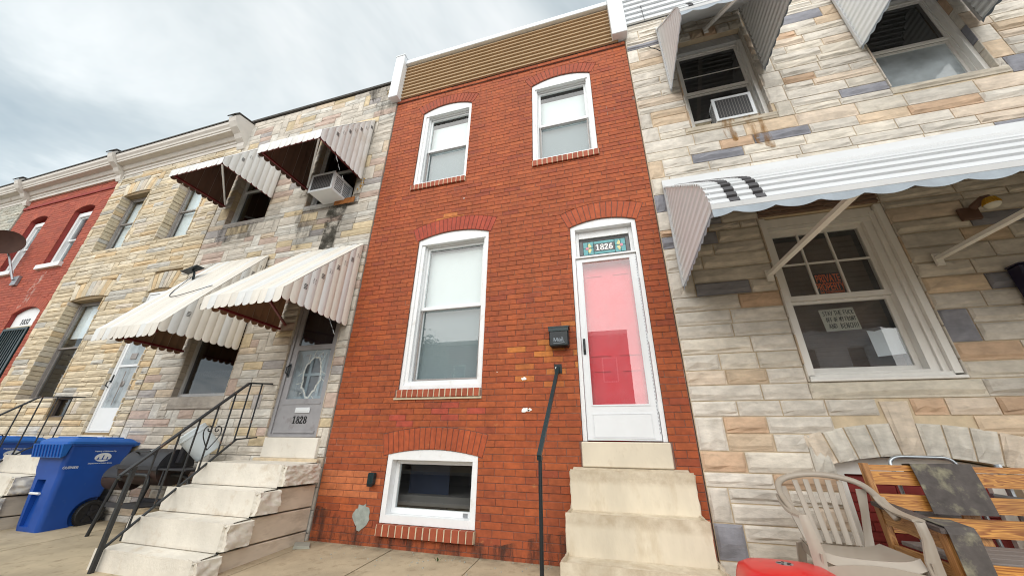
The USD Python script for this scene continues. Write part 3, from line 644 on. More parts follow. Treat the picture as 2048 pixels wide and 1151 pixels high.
# small things fixed to the brick
m = M()
for cx, cz, s, sd_ in ((-0.985, 1.656, .035, 1), (-0.97, 1.325, .05, 2), (-0.92, 1.33, .03, 3), (-0.62, 1.76, .02, 4), (-1.30, 1.74, .008, 6), (-1.9, 4.3, .012, 5)):
    r = random.Random(sd_); m.prism(Polygon([(cx + s * r.uniform(.5, 1.1) * math.cos(a), cz + s * .7 * r.uniform(.4, 1) * math.sin(a)) for a in np.linspace(0, 6.28, 13)[:-1]]), -0.0155, -0.009)
obj('paint_spot', m, 'white_letter', red)
r = random.Random(5); a = np.linspace(0, 2 * math.pi, 22)[:-1]
poly = Polygon([(-2.80 + 0.10 * math.cos(t) * r.uniform(.65, 1.2), 0.262 + 0.125 * math.sin(t) * r.uniform(.7, 1.15)) for t in a])
m = M(); m.prism(poly, -0.0165, -0.006); obj('cement_patch', m, 'cement', red)
# ---------------------------------------------------------------- 1824: the pale stone house on the right
h24 = thing('row_house', 'pale grey and tan stone faced row house with wide white awning, at the right', 'row house', (2.8, 0, 0), group='row houses in the street')
X0, X1 = 0.662, 6.8
H = {'low': (1.66, 2.785, 1.532, 3.30), 'u1': (1.262, 2.19, 4.79, 6.47), 'u2': (3.365, 4.315, 4.80, 6.47), 'bas': (1.655, 2.775, 0.06, 0.885)}
bas, binfo = arch_shape(1.662, 2.772, 0.06, 0.878, 0.945)
holes = [sbox(a, c, b, d) for a, b, c, d in (H['low'], H['u1'], H['u2'])] + [bas]
house_body(h24, X0, X1, 8.1, holes, 'stone_mortar', y0=-0.012)
P24 = [(58, (0.625, 0.575, 0.505)), (20, (0.66, 0.60, 0.51)), (9, (0.61, 0.475, 0.34)), (8, (0.55, 0.38, 0.255)), (7, (0.255, 0.255, 0.285)), (6, (0.65, 0.54, 0.43))]
rr_ = random.Random(3)
rows = [(-0.1, 0.03), (0.03, 0.145), (0.145, 0.284), (0.284, 0.408), (0.408, 0.556), (0.556, 0.672), (0.672, 0.789), (0.789, 0.958), (0.958, 1.104), (1.104, 1.248), (1.248, 1.387), (1.387, 1.532)]
rows += make_rows(1.532, 3.30, [0.14, 0.15, 0.16], rr_) + make_rows(3.30, 4.68, [0.11, 0.13, 0.145], rr_) + [(4.68, 4.79)] + make_rows(4.79, 6.47, [0.12, 0.135, 0.15], rr_) + make_rows(6.47, 7.16, [0.10, 0.11], rr_)
arch24 = voussoirs(binfo, 0.245, 9, 0.012, 0.05)
fixed = []
for k, q in enumerate(arch24):
    if k == 4: q = [q[0], q[1], (q[2][0] + 0.02, 1.362), (q[3][0] - 0.02, 1.362)]
    fixed.append((q, (0.60, 0.56, 0.49) if k % 4 != 0 else (0.65, 0.55, 0.44)))
for x0, x1 in ((1.262, 2.19), (3.365, 4.315)):
    w = (x1 - x0 + 0.1) / 6
    for k in range(6): fixed.append(([(x0 - .05 + k * w + .004, 6.475), (x0 - .05 + (k + 1) * w - .004, 6.475), (x0 - .05 + (k + 1) * w - .004, 6.64), (x0 - .05 + k * w + .004, 6.64)], P24[k % 4][1]))
fixed += [([(1.655, 1.39), (2.855, 1.39), (2.855, 1.527), (1.655, 1.527)], (0.60, 0.545, 0.45)), ([(1.19, 4.69), (2.225, 4.69), (2.225, 4.785), (1.19, 4.785)], (0.54, 0.47, 0.37)), ([(3.36, 4.70), (4.39, 4.70), (4.39, 4.795), (3.36, 4.795)], (0.55, 0.49, 0.40)),
          ([(1.515, 0.80), (1.662, 0.80), (1.63, 1.095), (1.515, 1.095)], (0.60, 0.56, 0.49)), ([(2.775, 0.80), (2.92, 0.80), (2.92, 1.095), (2.81, 1.095)], (0.62, 0.53, 0.43))]
hb = [H['low'], H['u1'], H['u2'], (1.655, 2.78, 0.06, 0.95), (1.515, 2.92, 0.79, 1.10), (1.75, 2.69, 1.0, 1.19), (2.10, 2.33, 1.1, 1.37), (1.655, 2.855, 1.387, 1.532), (1.19, 2.225, 4.68, 4.79), (3.36, 4.39, 4.69, 4.80), (1.21, 2.25, 6.46, 6.65), (3.31, 4.37, 6.46, 6.65)]
split_pieces(h24, 'stone', 'stonework', stonework(X0, X1, rows, hb, P24, (0.32, 0.66), y0=-0.012, th=0.005, rough=0.020, joint=0.010, seed=24, double=0.03, quoin=0.19, fixed=fixed), 'stone', 300)
# jamb stones of the openings
for k_, (a, b, c, d) in H.items():
    if k_ == 'bas': continue
    for x, s in ((a, 1), (b, -1)):
        z = c
        while z < d - 0.02:
            zz = min(d, z + random.choice((0.14, 0.16, 0.29))); m = M(); cc = np.array(random.choices([p[1] for p in P24], [p[0] for p in P24])[0])
            m.box(min(x, x + s * .012), max(x, x + s * .012), -0.036, 0.21, z + .005, zz - .005, tint=tuple(cc * 0.9), b=0.004); obj('jamb_stone', m, 'stone', h24); z = zz
# parapet siding
m = M(); m.box(X0 + .05, X1, -0.02, 0.0, 7.165, 8.6); obj('parapet_board', m, 'dull_metal', h24)
for k in range(8):
    z = 7.17 + k * 0.125; m = M(); g = np.array([[(x, y, zz) for y, zz in ((-0.032, z + 0.124), (-0.036, z + 0.07), (-0.062, z + 0.02), (-0.064, z + 0.004), (-0.034, z + 0.0))] for x in (X0 + .05, X1)]); m.sheet(g, -0.002); obj('siding_board', m, 'white_metal', h24)
# lower window
w = holder('window', h24); a, b, c, d = H['low']
m = M(); m.prism(sbox(a + .014, c + .003, b - .014, d - .003).difference(sbox(1.745, 1.63, 2.60, 3.135)), 0.06, 0.19); obj('frame', m, 'old_white_paint', w)
for q in ((2.60, 2.665, 0.035, 0.059, 1.60, 3.20), (2.667, 2.71, 0.015, 0.059, 1.59, 3.24), (2.712, 2.769, -0.02, 0.059, 1.58, 3.29), (1.676, 1.735, -0.01, 0.059, 1.59, 3.29)): m = M(); m.box(*q); obj('casing', m, 'old_white_paint', w)
m = M(); m.box(1.675, 2.71, 0.03, 0.058, 3.14, 3.185); m.box(1.675, 2.70, 0.02, 0.058, 3.19, 3.288); obj('head_board', m, 'old_white_paint', w)
m = M(); m.box(1.675, 2.775, -0.045, 0.058, 1.535, 1.562, b=.004); m.box(1.69, 2.72, -0.01, 0.058, 1.565, 1.60, b=.004); m.box(1.75, 2.60, 0.03, 0.058, 1.603, 1.63, b=.004); obj('sill', m, 'old_white_paint', w)
sash(w, 1.746, 2.599, 2.345, 3.134, 0.075, 0.105, 0.042, 'old_white_paint', wb=0.05)
sash(w, 1.746, 2.599, 1.632, 2.343, 0.107, 0.135, 0.045, 'old_white_paint', wt=0.03)
m = M(); m.box(2.012, 2.028, 0.072, 0.1, 2.396, 3.09); m.box(2.272, 2.288, 0.072, 0.1, 2.396, 3.09); m.box(1.79, 2.556, 0.076, 0.098, 2.737, 2.753); obj('muntin', m, 'old_white_paint', w)
pane(w, 1.785, 2.56, 2.39, 3.095, 0.088, 'pane_dirty'); pane(w, 1.788, 2.557, 1.675, 2.316, 0.12, 'pane_dirty')
blind(w, 1.72, 2.62, 1.64, 3.13, 0.30, 0.045, 'curtain_brown')
m = M()
for k in range(4): m.box(1.675, 2.75, -0.045 - 0.008 * k, -0.012 - 0.008 * k, 3.305 + 0.042 * k, 3.338 + 0.042 * k, b=.003)
obj('louvre_head', m, 'curtain_brown', h24)
# upper windows
for a, b, c, d, gz, name in ((*H['u1'], 'pane_dark', 1), (*H['u2'], 'pane_dark', 2)):
    w = holder('window', h24); ox = a - 1.262; x0, x1 = a + .014, b - .014
    m = M(); m.prism(sbox(x0, c + .003, x1, d - .003).difference(sbox(x0 + .055, c + .06, x1 - .055, 6.28)), 0.085, 0.18); obj('frame', m, 'old_white_paint', w)
    for q in ((x1 - .045, x1), (x0, x0 + .02)): m = M(); m.box(*q, 0.03, 0.084, c + .01, 6.30); obj('casing', m, 'old_white_paint', w)
    for k in range(5): m = M(); m.box(x0 + .002, x1 - .002, 0.035 + .004 * k, 0.083, 6.30 + .034 * k, 6.325 + .034 * k, b=.003); obj('louvre', m, 'dull_metal', w)
    i0, i1 = x0 + .056, x1 - .056
    sash(w, i0, i1, 5.515, 6.279, 0.10, 0.125, 0.03, 'old_white_paint', wb=.035); sash(w, i0, i1, c + .061, 5.512, 0.128, 0.15, 0.03, 'old_white_paint')
    pane(w, i0 + .028, i1 - .028, 5.548, 6.252, 0.11, 'pane_dark')
    if name == 1:
        m = M(); m.box(i0 + .03, i1 - .03, 0.106, 0.118, 5.838, 5.85); obj('muntin', m, 'old_white_paint', w)
        pane(w, i0 + .028, i1 - .028, 5.03, 5.484, 0.138, 'pane_dark')
        m = M(); m.box(i0 + .002, i1 - .002, 0.125, 0.15, 4.985, 5.025); obj('raised_rail', m, 'old_white_paint', w)
        m = M()
        for k in range(12): m.box(i0 + .03 + k * .0165, i0 + .042 + k * .0165, 0.13, 0.145, 4.853, 4.98)
        obj('side_curtain', m, 'beige_vinyl', w)
    else:
        pane(w, i0 + .028, i1 - .028, c + .09, 5.484, 0.138, 'pane_milky')
# basement recess with old brick and white frame
w = holder('window', h24)
m = M(); m.prism(bas.buffer(-.012, join_style=2).difference(sbox(1.76, -0.5, 2.68, 0.80)), 0.10, 0.19); obj('frame', m, 'old_white_paint', w)
for a, mm in brickwork(1.765, 2.675, 0.06, 0.79, [], lambda x, z, r: tuple(np.array((0.22, 0.02, 0.016)) * r.uniform(.8, 1.1)), y0=0.14, seed=3): obj('brick', mm, 'painted_brick', w)
m = M(); m.box(1.76, 2.68, 0.141, 0.19, 0.06, 0.80); obj('infill', m, 'painted_mortar', w)
# ---------------------------------------------------------------- 1828: grey, pink and ochre stone
h28 = thing('row_house', 'narrow grey and ochre stone house numbered 1828 with four scalloped awnings', 'row house', (-5.28, 0, 0), group='row houses in the street')
X0, X1 = -7.13, -3.43
H = {'ul': (-6.76, -5.775, 4.665, 6.25), 'ur': (-4.92, -3.93, 4.72, 6.25), 'low': (-6.40, -5.335, 1.565, 3.15), 'door': (-4.42, -3.60, 1.035, 3.05)}
house_body(h28, X0, X1, 7.36, [sbox(a, c, b, d) for a, b, c, d in H.values()], 'stone_mortar_grey', y0=-0.012)
P28 = [(44, (0.55, 0.50, 0.43)), (20, (0.57, 0.54, 0.485)), (12, (0.57, 0.46, 0.30)), (11, (0.47, 0.36, 0.30)), (9, (0.55, 0.45, 0.34)), (4, (0.38, 0.35, 0.335))]
rr_ = random.Random(8)
rows = make_rows(-0.15, 1.565, [0.105, 0.11, 0.12], rr_) + make_rows(1.565, 3.15, [0.10, 0.115, 0.12], rr_) + make_rows(3.15, 4.56, [0.105, 0.12], rr_) + [(4.56, 4.665)] + make_rows(4.665, 7.36, [0.12, 0.135, 0.15], rr_)
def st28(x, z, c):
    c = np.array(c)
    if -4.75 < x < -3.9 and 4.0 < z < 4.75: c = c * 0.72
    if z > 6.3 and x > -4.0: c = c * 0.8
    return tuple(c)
fixed = [([(-6.40, 1.395), (-5.33, 1.395), (-5.33, 1.56), (-6.40, 1.56)], (0.42, 0.375, 0.325)), ([(-6.76, 4.565), (-5.775, 4.565), (-5.775, 4.66), (-6.76, 4.66)], (0.36, 0.33, 0.30)), ([(-4.93, 4.62), (-3.80, 4.62), (-3.80, 4.715), (-4.93, 4.715)], (0.40, 0.385, 0.36))]
hb = [*H.values(), (-6.40, -5.33, 1.39, 1.565), (-6.76, -5.775, 4.56, 4.665), (-4.93, -3.80, 4.615, 4.72), (-4.36, -3.53, 0.0, 1.035)]
split_pieces(h28, 'stone', 'stonework', stonework(X0, X1, rows, hb, P28, (0.25, 0.54), y0=-0.012, th=0.012, rough=0.012, joint=0.008, seed=28, double=0.06, quoin=0.15, fixed=fixed, dstain=st28), 'stone', 300)
for k_, (a, b, c, d) in H.items():
    for x, s in ((a, 1), (b, -1)):
        z = c
        while z < d - 0.02:
            zz = min(d, z + random.choice((0.11, 0.13, 0.22))); m = M(); cc = np.array(random.choices([p[1] for p in P28], [p[0] for p in P28])[0]); cc = mixc(cc, (0.42, 0.32, 0.20), .4)
            m.box(min(x, x + s * .012), max(x, x + s * .012), -0.03, 0.21, z + .004, zz - .004, tint=tuple(cc), b=.003); obj('jamb_stone', m, 'stone', h28); z = zz
m = M(); m.box(X0, X1, -0.07, 0.3, 7.362, 7.41); obj('coping', m, 'roofing', h28)
r = random.Random(2)
poly = Polygon([(-4.34, 4.615), (-3.98, 4.615), (-4.0, 4.4), (-4.08, 4.15), (-4.07, 3.75), (-4.34, 3.70), (-4.33, 4.1), (-4.38, 4.4)])
MAT['soot'] = usdkit.material(stage, '/World/Looks/soot', {'g': ('geometry', {}), 'n': ('noise_texture', {'scale': 6.0, 'detail': 7.0, 'roughness': .7}), 'r': ('map_range', {'from_min': .40, 'from_max': .68, 'to_max': .85, 'clamp': True}), 't': ('transparent_bsdf', {}), 'd': ('diffuse_bsdf', {'color': (0.06, 0.055, 0.045)}), 'm': ('mix_closure', {})},
    [('g.position', 'n.vector'), ('n.fac', 'r.value'), ('r.result', 'm.fac'), ('t.BSDF', 'm.closure1'), ('d.BSDF', 'm.closure2')], surface='m.closure')
def film(name, col, lo, hi, top, sc=6.0, st=(1, 1, 1)):
    MAT[name] = usdkit.material(stage, f'/World/Looks/{name}', {'g': ('geometry', {}), 'mp': ('mapping', {'scale': st}), 'n': ('noise_texture', {'scale': sc, 'detail': 7.0, 'roughness': .7}), 'r': ('map_range', {'from_min': lo, 'from_max': hi, 'to_max': top, 'clamp': True}), 't': ('transparent_bsdf', {}), 'd': ('diffuse_bsdf', {'color': col}), 'm': ('mix_closure', {})},
        [('g.position', 'mp.vector'), ('mp.vector', 'n.vector'), ('n.fac', 'r.value'), ('r.result', 'm.fac'), ('t.BSDF', 'm.closure1'), ('d.BSDF', 'm.closure2')], surface='m.closure')
film('chalk_film', (0.75, 0.62, 0.55), .50, .78, .55, 9.0); film('rust_film', (0.30, 0.15, 0.04), .42, .70, .6, 5.0, (2.5, 1, .5)); film('grime_film', (0.05, 0.045, 0.04), .45, .75, .55, 4.0, (2, 1, .4))
def blot(parent, name, pts, y, mt_): m = M(); m.prism(Polygon(pts).buffer(.03), y, y + .001); obj(name, m, mt_, parent)
blot(red, 'grime_mark', [(-3.38, .02), (-3.38, .30), (-2.7, .12), (-1.2, .08), (-.55, .25), (-.55, .02)], -.0145, 'grime_film')
blot(h24, 'rust_streak', [(1.60, 4.77), (1.72, 4.77), (1.70, 4.45), (1.64, 4.5)], -.040, 'rust_film'); blot(h24, 'rust_streak', [(1.88, 4.77), (2.02, 4.77), (2.05, 4.25), (1.93, 4.35)], -.040, 'rust_film')
blot(h28, 'grime_mark', [(-4.1, 7.3), (-3.5, 7.3), (-3.5, 6.5), (-3.75, 6.6)], -.048, 'grime_film'); blot(h28, 'grime_mark', [(-6.8, 4.55), (-5.9, 4.55), (-5.95, 4.3), (-6.7, 4.25)], -.048, 'grime_film'); blot(h28, 'grime_mark', [(-5.05, 4.6), (-4.6, 4.6), (-4.6, 4.1), (-4.8, 3.9)], -.048, 'grime_film')
m = M(); m.prism(poly, -0.0475, -0.0465); obj('water_stain', m, 'soot', h28)
m = M(); m.box(-4.25, -3.85, -0.065, -0.058, 4.59, 4.70, b=.002); obj('rust_mark', m, 'rust_stain', h28)
for i in range(14): m = M(); m.lathe([(0, 0), (.012, .004), (.009, .012), (0, .014)], (-3.80 + r.uniform(-.05, .06), -0.05, 4.86 + r.uniform(-.02, .2)), (0, -1, 0), 7); obj('lichen_spot', m, 'lichen', h28)
def alu_window(parent, a, b, c, d, y, gm='pane_dark', fm='alu_frame', mr=None, w_=0.035):
    w = holder('window', parent); x0, x1 = a + .013, b - .013
    m = M(); m.prism(ring(x0, x1, c + .003, d - .003, w_), y, y + .07); obj('frame', m, fm, w)
    i0, i1 = x0 + w_ + .001, x1 - w_ - .001
    if mr:
        sash(w, i0, i1, mr - .012, d - w_ - .004, y + .015, y + .04, .025, fm); sash(w, i0, i1, c + w_ + .004, mr + .012, y + .042, y + .066, .025, fm)
        pane(w, i0 + .02, i1 - .02, mr + .008, d - w_ - .03, y + .026, gm); pane(w, i0 + .02, i1 - .02, c + w_ + .03, mr - .006, y + .052, gm)
    else: pane(w, i0 - .005, i1 + .005, c + w_ - .002, d - w_ + .002, y + .03, gm)
    return w
alu_window(h28, *H['ul'], 0.06, mr=5.48, fm='white_vinyl', w_=.045); w = alu_window(h28, *H['ur'], 0.06, mr=5.47, fm='white_vinyl', w_=.045)
w = alu_window(h28, *H['low'], 0.05, gm='pane_dark', fm='dull_metal', w_=.045)
m = M(); m.box(-6.36, -5.37, 0.16, 0.175, 1.87, 1.97); obj('shelf', m, 'dull_metal', w)
m = M(); m.lathe([(0.0, 0.0), (.10, 0.0), (.15, .15), (.16, .15), (.145, .15), (.095, .01), (0, .01)], (-6.0, 0.38, 1.63), n=24); obj('plastic_basin', m, 'basin_blue', smooth=40, label='blue plastic basin standing inside the ground floor window under an awning', cat='basin')
# storm door 1828
d = holder('door', h28); a, b, c, dd = H['door']
m = M(); m.prism(ring(a + .013, b - .013, c + .003, dd - .003, 0.05, wb=0.03), -0.005, 0.12); obj('door_frame', m, 'alu_frame', d)
x0, x1 = a + .066, b - .066
m = M(); m.prism(sbox(x0, 1.07, x1, 2.995).difference(sbox(x0 + .09, 1.50, x1 - .045, 2.155)).difference(sbox(x0 + .07, 2.225, x1 - .045, 2.96)), 0.01, 0.05); obj('storm_door', m, 'alu_frame', d)
m = M(); m.box(x0 + .06, x1 - .02, 0.003, 0.0095, 1.43, 1.45); m.box(x0 + .03, x1 - .02, 0.0, 0.0095, 1.085, 1.115); obj('trim', m, 'alu_frame', d)
pane(d, x0 + .065, x1 - .04, 2.22, 2.965, 0.03, 'pane_dark', 'upper_glass')
g = np.array([[(x, 0.16 + 0.02 * math.sin(x * 45), z) for z in (2.1, 2.98)] for x in np.linspace(x0 + .02, x1, 40)]); m = M(); m.sheet(g, .002); obj('curtain', m, 'curtain_brown', d)
gx0, gx1, gz0, gz1 = x0 + .085, x1 - .04, 1.495, 2.16; gcx, gcz = (gx0 + gx1) / 2 + .04, 1.80; r = random.Random(9)
hole = Polygon([(gcx + .135 * math.cos(t) * r.uniform(.85, 1.15), gcz + .26 * math.sin(t) * r.uniform(.8, 1.1)) for t in np.linspace(0, 6.283, 23)[:-1]])
m = M(); m.prism(sbox(gx0, gz0, gx1, gz1).difference(hole.buffer(.002)), 0.03, 0.034); obj('broken_glass', m, 'pane_cloudy', d)
edge = hole.buffer(.022, join_style=2).difference(hole).intersection(sbox(gx0, gz0, gx1, gz1)); m = M(); m.prism(edge, 0.026, 0.0295)
for t in np.linspace(0.2, 6.2, 12):
    p0 = (gcx + .15 * math.cos(t), gcz + .28 * math.sin(t)); p1 = (p0[0] + .09 * math.cos(t + r.uniform(-.9, .9)), p0[1] + .11 * math.sin(t + r.uniform(-.9, .9)))
    m.prism(LineString([p0, p1]).buffer(.004).intersection(sbox(gx0, gz0, gx1, gz1)), 0.0265, 0.0295)
obj('glass_crack', m, 'broken_edge', d)
m = M(); m.prism(sbox(x0 - .05, 1.07, x1 + .05, 3.0).difference(unary_union([sbox(x0 + .06 + i * .2, 1.55 + j * .31, x0 + .22 + i * .2, 1.82 + j * .31) for i in range(3) for j in range(2)])), 0.14, 0.155); obj('inner_door', m, 'pale_blue_paint', d)
m = M(); m.box(x0, x1 - .01, 0.157, 0.162, 1.5, 2.2); obj('inner_glass', m, 'grey_metal', d)
m = M(); m.box(x0 + .30, x0 + .53, -0.004, 0.0095, 1.325, 1.39, b=.004); m.box(x0 + .32, x0 + .51, -0.009, -0.0045, 1.34, 1.375, b=.003); obj('letter_slot', m, 'white_metal', d)
obj('number', serif_digits('1828', 0.09, x0 + .40, 1.195, 0.0095, depth=.004), 'black_letter', d)
m = M(); m.box(x0 + .01, x0 + .04, -0.002, 0.0095, 1.79, 1.97, b=.004); m.tube([(x0 + .025, -0.002, 1.82), (x0 + .025, -0.045, 1.84), (x0 + .025, -0.045, 1.92), (x0 + .025, -0.002, 1.95)], .009); obj('handle', m, 'black_paint', d)

# ---------------------------------------------------------------- 1830: yellow ledge stone
h30 = thing('row_house', 'yellow ledge stone row house with deep bare windows and a white cornice', 'row house', (-9.04, 0, 0), group='row houses in the street')
X0, X1 = -10.95, -7.13
H = {'w1': (-10.45, -9.5, 4.60, 6.06), 'w2': (-8.58, -7.66, 4.60, 6.06), 'low': (-10.25, -9.165, 1.60, 3.46), 'door': (-8.03, -7.37, 1.07, 3.42), 'bas': (-9.17, -8.67, 1.30, 1.605)}
house_body(h30, X0, X1, 7.0, [sbox(a, c, b, d) for a, b, c, d in H.values()], 'ledge_mortar', y0=-0.012)
P30 = [(46, (0.585, 0.49, 0.345)), (24, (0.63, 0.555, 0.43)), (12, (0.50, 0.475, 0.425)), (7, (0.585, 0.44, 0.265)), (9, (0.575, 0.505, 0.415))]
rr_ = random.Random(30)
rows = make_rows(-0.2, 1.6, [0.09, 0.11, 0.13], rr_) + make_rows(1.6, 3.46, [0.075, 0.09, 0.10, 0.11], rr_) + make_rows(3.46, 4.60, [0.085, 0.10, 0.11], rr_) + make_rows(4.60, 6.06, [0.08, 0.09, 0.10], rr_) + make_rows(6.06, 6.74, [0.08, 0.10], rr_)
fixed, hb = [], list(H.values())
for (a, b, z, hh) in ((-10.45, -9.5, 6.06, .38), (-8.58, -7.66, 6.06, .38), (-10.25, -9.165, 3.46, .38), (-8.03, -7.37, 3.42, .38)):
    p, inf = arch_shape(a - .02, b + .02, z - .5, z + .01, z + .07); n = 8
    for k, q in enumerate(voussoirs(inf, hh - .06 + (0), n, .014, .0)): fixed.append((q, P30[(k * 3) % 5][1]))
    hb.append((a - .03, b + .03, z, z + hh - .02))
pc = stonework(X0, X1, rows, hb, P30, (0.28, 0.70), y0=-0.012, th=0.016, rough=0.014, joint=0.009, seed=30, double=0.02, quoin=0.12, fixed=fixed, jit=0.012)
split_pieces(h30, 'stone', 'stonework', pc, 'stone', 300)
for k_, (a, b, c, d) in H.items():
    if k_ == 'bas': continue
    for x, s in ((a, 1), (b, -1)):
        z = c
        while z < d - 0.02:
            zz = min(d, z + random.choice((0.08, 0.09, 0.10))); m = M(); cc = np.array(random.choices([p[1] for p in P30], [p[0] for p in P30])[0]); o = random.uniform(.012, .026)
            m.box(min(x, x + s * o), max(x, x + s * o), -0.05 - random.uniform(0, .012), 0.20, z + .004, zz - .004, tint=tuple(cc), b=.004); obj('jamb_stone', m, 'stone', h30); z = zz
for k in ('w1', 'w2'): a, b, c, d = H[k]; alu_window(h30, a + .02, b - .02, c, d, 0.11, 'pane', 'bronze_frame', mr=5.37, w_=.028)
for k in ('w1', 'w2', 'low'):
    a, b, c, d = H[k]; m = M(); m.box(a + .05, b - .05, 0.215, 0.22, (c + .03 if k != 'low' else 2.75), d - .03); obj('window_shade', m, 'paper', h30)
a, b, c, d = H['low']; alu_window(h30, a + .02, b - .02, c, d, 0.11, 'pane', 'bronze_frame', mr=2.54, w_=.028)
a, b, c, d = H['bas']; alu_window(h30, a, b, c, d, 0.03, 'pane_dark', 'brown_frame', w_=.02)
d_ = holder('door', h30); a, b, c, d = H['door']
m = M(); m.prism(ring(a + .02, b - .02, c + .003, d - .003, .04, wb=.01), -0.01, 0.16); obj('door_frame', m, 'white_paint', d_)
x0, x1 = a + .062, b - .062
m = M(); m.prism(sbox(x0, 1.09, x1, 3.37).difference(sbox(x0 + .05, 1.43, x1 - .05, 2.075)).difference(sbox(x0 + .05, 2.11, x1 - .05, 2.95)), 0.0, 0.04); obj('storm_door', m, 'white_metal', d_)
pane(d_, x0 + .046, x1 - .046, 1.426, 2.08, .02, 'pane_milky', 'glass'); pane(d_, x0 + .046, x1 - .046, 2.105, 2.955, .02, 'pane_milky', 'glass')
m = M(); m.tube([(x0 + .27, -.004, 1.47), (x0 + .28, -.004, 1.75), (x0 + .27, -.004, 2.0)], .006); m.lathe([(0, 0), (.05, .004), (.035, .012), (0, .012)], (x0 + .275, .018, 1.80), (0, -1, 0), 12); m.box(x0 + .20, x0 + .34, .006, .019, 2.2, 2.3, b=.003); obj('scroll_ornament', m, 'bronze_frame', d_)
m = M(); m.box(x0 + .01, x0 + .035, -.012, -.001, 1.82, 1.95, b=.003); m.tube([(x0 + .02, -.012, 1.75), (x0 + .02, -.05, 1.77), (x0 + .02, -.05, 1.83), (x0 + .02, -.012, 1.85)], .008); obj('handle', m, 'black_paint', d_)

CORN = [(0.02, 6.72), (-0.055, 6.72), (-0.058, 6.80), (-0.075, 6.805), (-0.078, 6.86), (-0.11, 6.865), (-0.135, 6.90), (-0.15, 6.93), (-0.155, 6.945), (-0.27, 6.955), (-0.275, 6.995), (-0.29, 7.0), (-0.30, 7.04), (-0.335, 7.08), (-0.345, 7.13), (-0.34, 7.15), (0.02, 7.15)]
def cornice(parent, x0, x1):
    m = M(); m.prism(Polygon(CORN), x0, x1, lambda u, v, w: np.stack([w, u, v], -1)); c = obj('cornice', m, 'cornice_paint', parent)
    m = M(); m.box(x0, x1, -0.36, 0.4, 7.152, 7.185); obj('roof_edge', m, 'roofing', c)
def corbel(parent, x, w=.17):
    P = [(0.02, 6.60), (-0.06, 6.60), (-0.09, 6.66), (-0.10, 6.74), (-0.17, 6.80), (-0.22, 6.88), (-0.33, 6.96), (-0.39, 7.06), (-0.42, 7.16), (-0.36, 7.24), (0.02, 7.30)]
    m = M(); m.prism(Polygon(P), x - w / 2, x + w / 2, lambda u, v, w_: np.stack([w_, u, v], -1)); c = obj('corbel', m, 'cornice_paint', parent)
    m = M(); m.prism(Polygon([(-0.44, 7.165), (-0.375, 7.255), (0.03, 7.315), (0.03, 7.335), (-0.385, 7.28), (-0.455, 7.175)]), x - w / 2 - .012, x + w / 2 + .012, lambda u, v, w_: np.stack([w_, u, v], -1)); obj('corbel_cap', m, 'roofing', c)
cornice(h30, X0 + .09, X1 - .10); corbel(h30, -7.145, .19); corbel(h30, -10.95)
# ---------------------------------------------------------------- 1832: dark red painted brick
h32 = thing('row_house', 'dark red painted brick row house with a black barred door, far left', 'row house', (-12.78, 0, 0), group='row houses in the street')
X0, X1 = -14.615, -10.955
A = {'r': (-12.155, -11.41, 4.5, 6.0, 6.10), 'l': (-13.89, -13.2, 4.5, 6.0, 6.10), 'door': (-12.11, -11.17, 1.0, 3.36, 3.49), 'low': (-14.2, -13.2, 1.5, 3.3, 3.4)}
shp = {k: arch_shape(*v) for k, v in A.items()}; rp, vq = [], []
house_body(h32, X0, X1, 7.0, [s for s, _ in shp.values()], 'painted_mortar', y0=-0.0030)
for k, (s, inf) in shp.items():
    q = voussoirs(inf, .22, 14, .006, .02); vq += q; rp.append(unary_union([Polygon(p).buffer(.006, join_style=2) for p in q]))
def t32(x, z, r): return tuple(np.array(mixc((0.32, 0.056, 0.027), (0.37, 0.075, 0.034), r.random())) * r.uniform(.88, 1.1))
pc = brickwork(X0, X1, -.25, 6.73, [s for s, _ in shp.values()] + rp, t32, seed=32)
for q in vq: pc.append((seen_area(min(p[0] for p in q), max(p[0] for p in q), min(p[1] for p in q), max(p[1] for p in q)), bevel_piece(Polygon(q), 0, .012, t32(0, 0, random))))
split_pieces(h32, 'brick', 'brickwork', pc, 'painted_brick', 120)
m = M(); m.box(X0, X1, -.035, 0, 6.45, 6.52); obj('belt_course', m, 'painted_mortar', h32)
for k in ('r', 'l'):
    x0, x1, z0, zs, ap = A[k]; w = holder('window', h32); s = shp[k][0].buffer(-.004, join_style=2)
    m = M(); m.prism(s.intersection(sbox(x0, z0, x1, zs - .03)).difference(sbox(x0 + .09, z0 + .06, x1 - .09, zs - .14)), .08, .20); obj('frame', m, 'white_paint', w)
    m = M(); m.prism(s.intersection(sbox(x0, zs - .028, x1, zs + .2)), .12, .20); obj('arch_infill', m, 'painted_mortar', w)
    m = M(); m.box(x0 - .06, x1 + .06, -.07, .05, z0 - .10, z0 + .002); obj('sill', m, 'white_paint', w)
    i0, i1 = x0 + .091, x1 - .091
    sash(w, i0, i1, 5.2, zs - .141, .12, .15, .035, 'white_vinyl'); sash(w, i0, i1, z0 + .061, 5.23, .152, .18, .035, 'white_vinyl')
    pane(w, i0 + .03, i1 - .03, 5.23, zs - .17, .13, 'pane_dirty'); pane(w, i0 + .03, i1 - .03, z0 + .09, 5.20, .16, 'pane_dirty')
    if k == 'l': m = M(); m.box(i0 + .04, i1 - .04, .20, .22, 4.9, 4.95); m.box(i0 + .04, i1 - .04, .20, .22, 5.5, 5.55); obj('cross_bar', m, 'white_vinyl', w)
x0, x1, z0, zs, ap = A['door']; d_ = holder('door', h32)
m = M(); m.prism(shp['door'][0].buffer(-.004, join_style=2).intersection(sbox(-20, 3.07, 0, 5)), .06, .16); obj('transom_panel', m, 'white_paint', d_)
obj('number', serif_digits('1832', .12, -11.66, 3.12, .06), 'black_letter', d_)
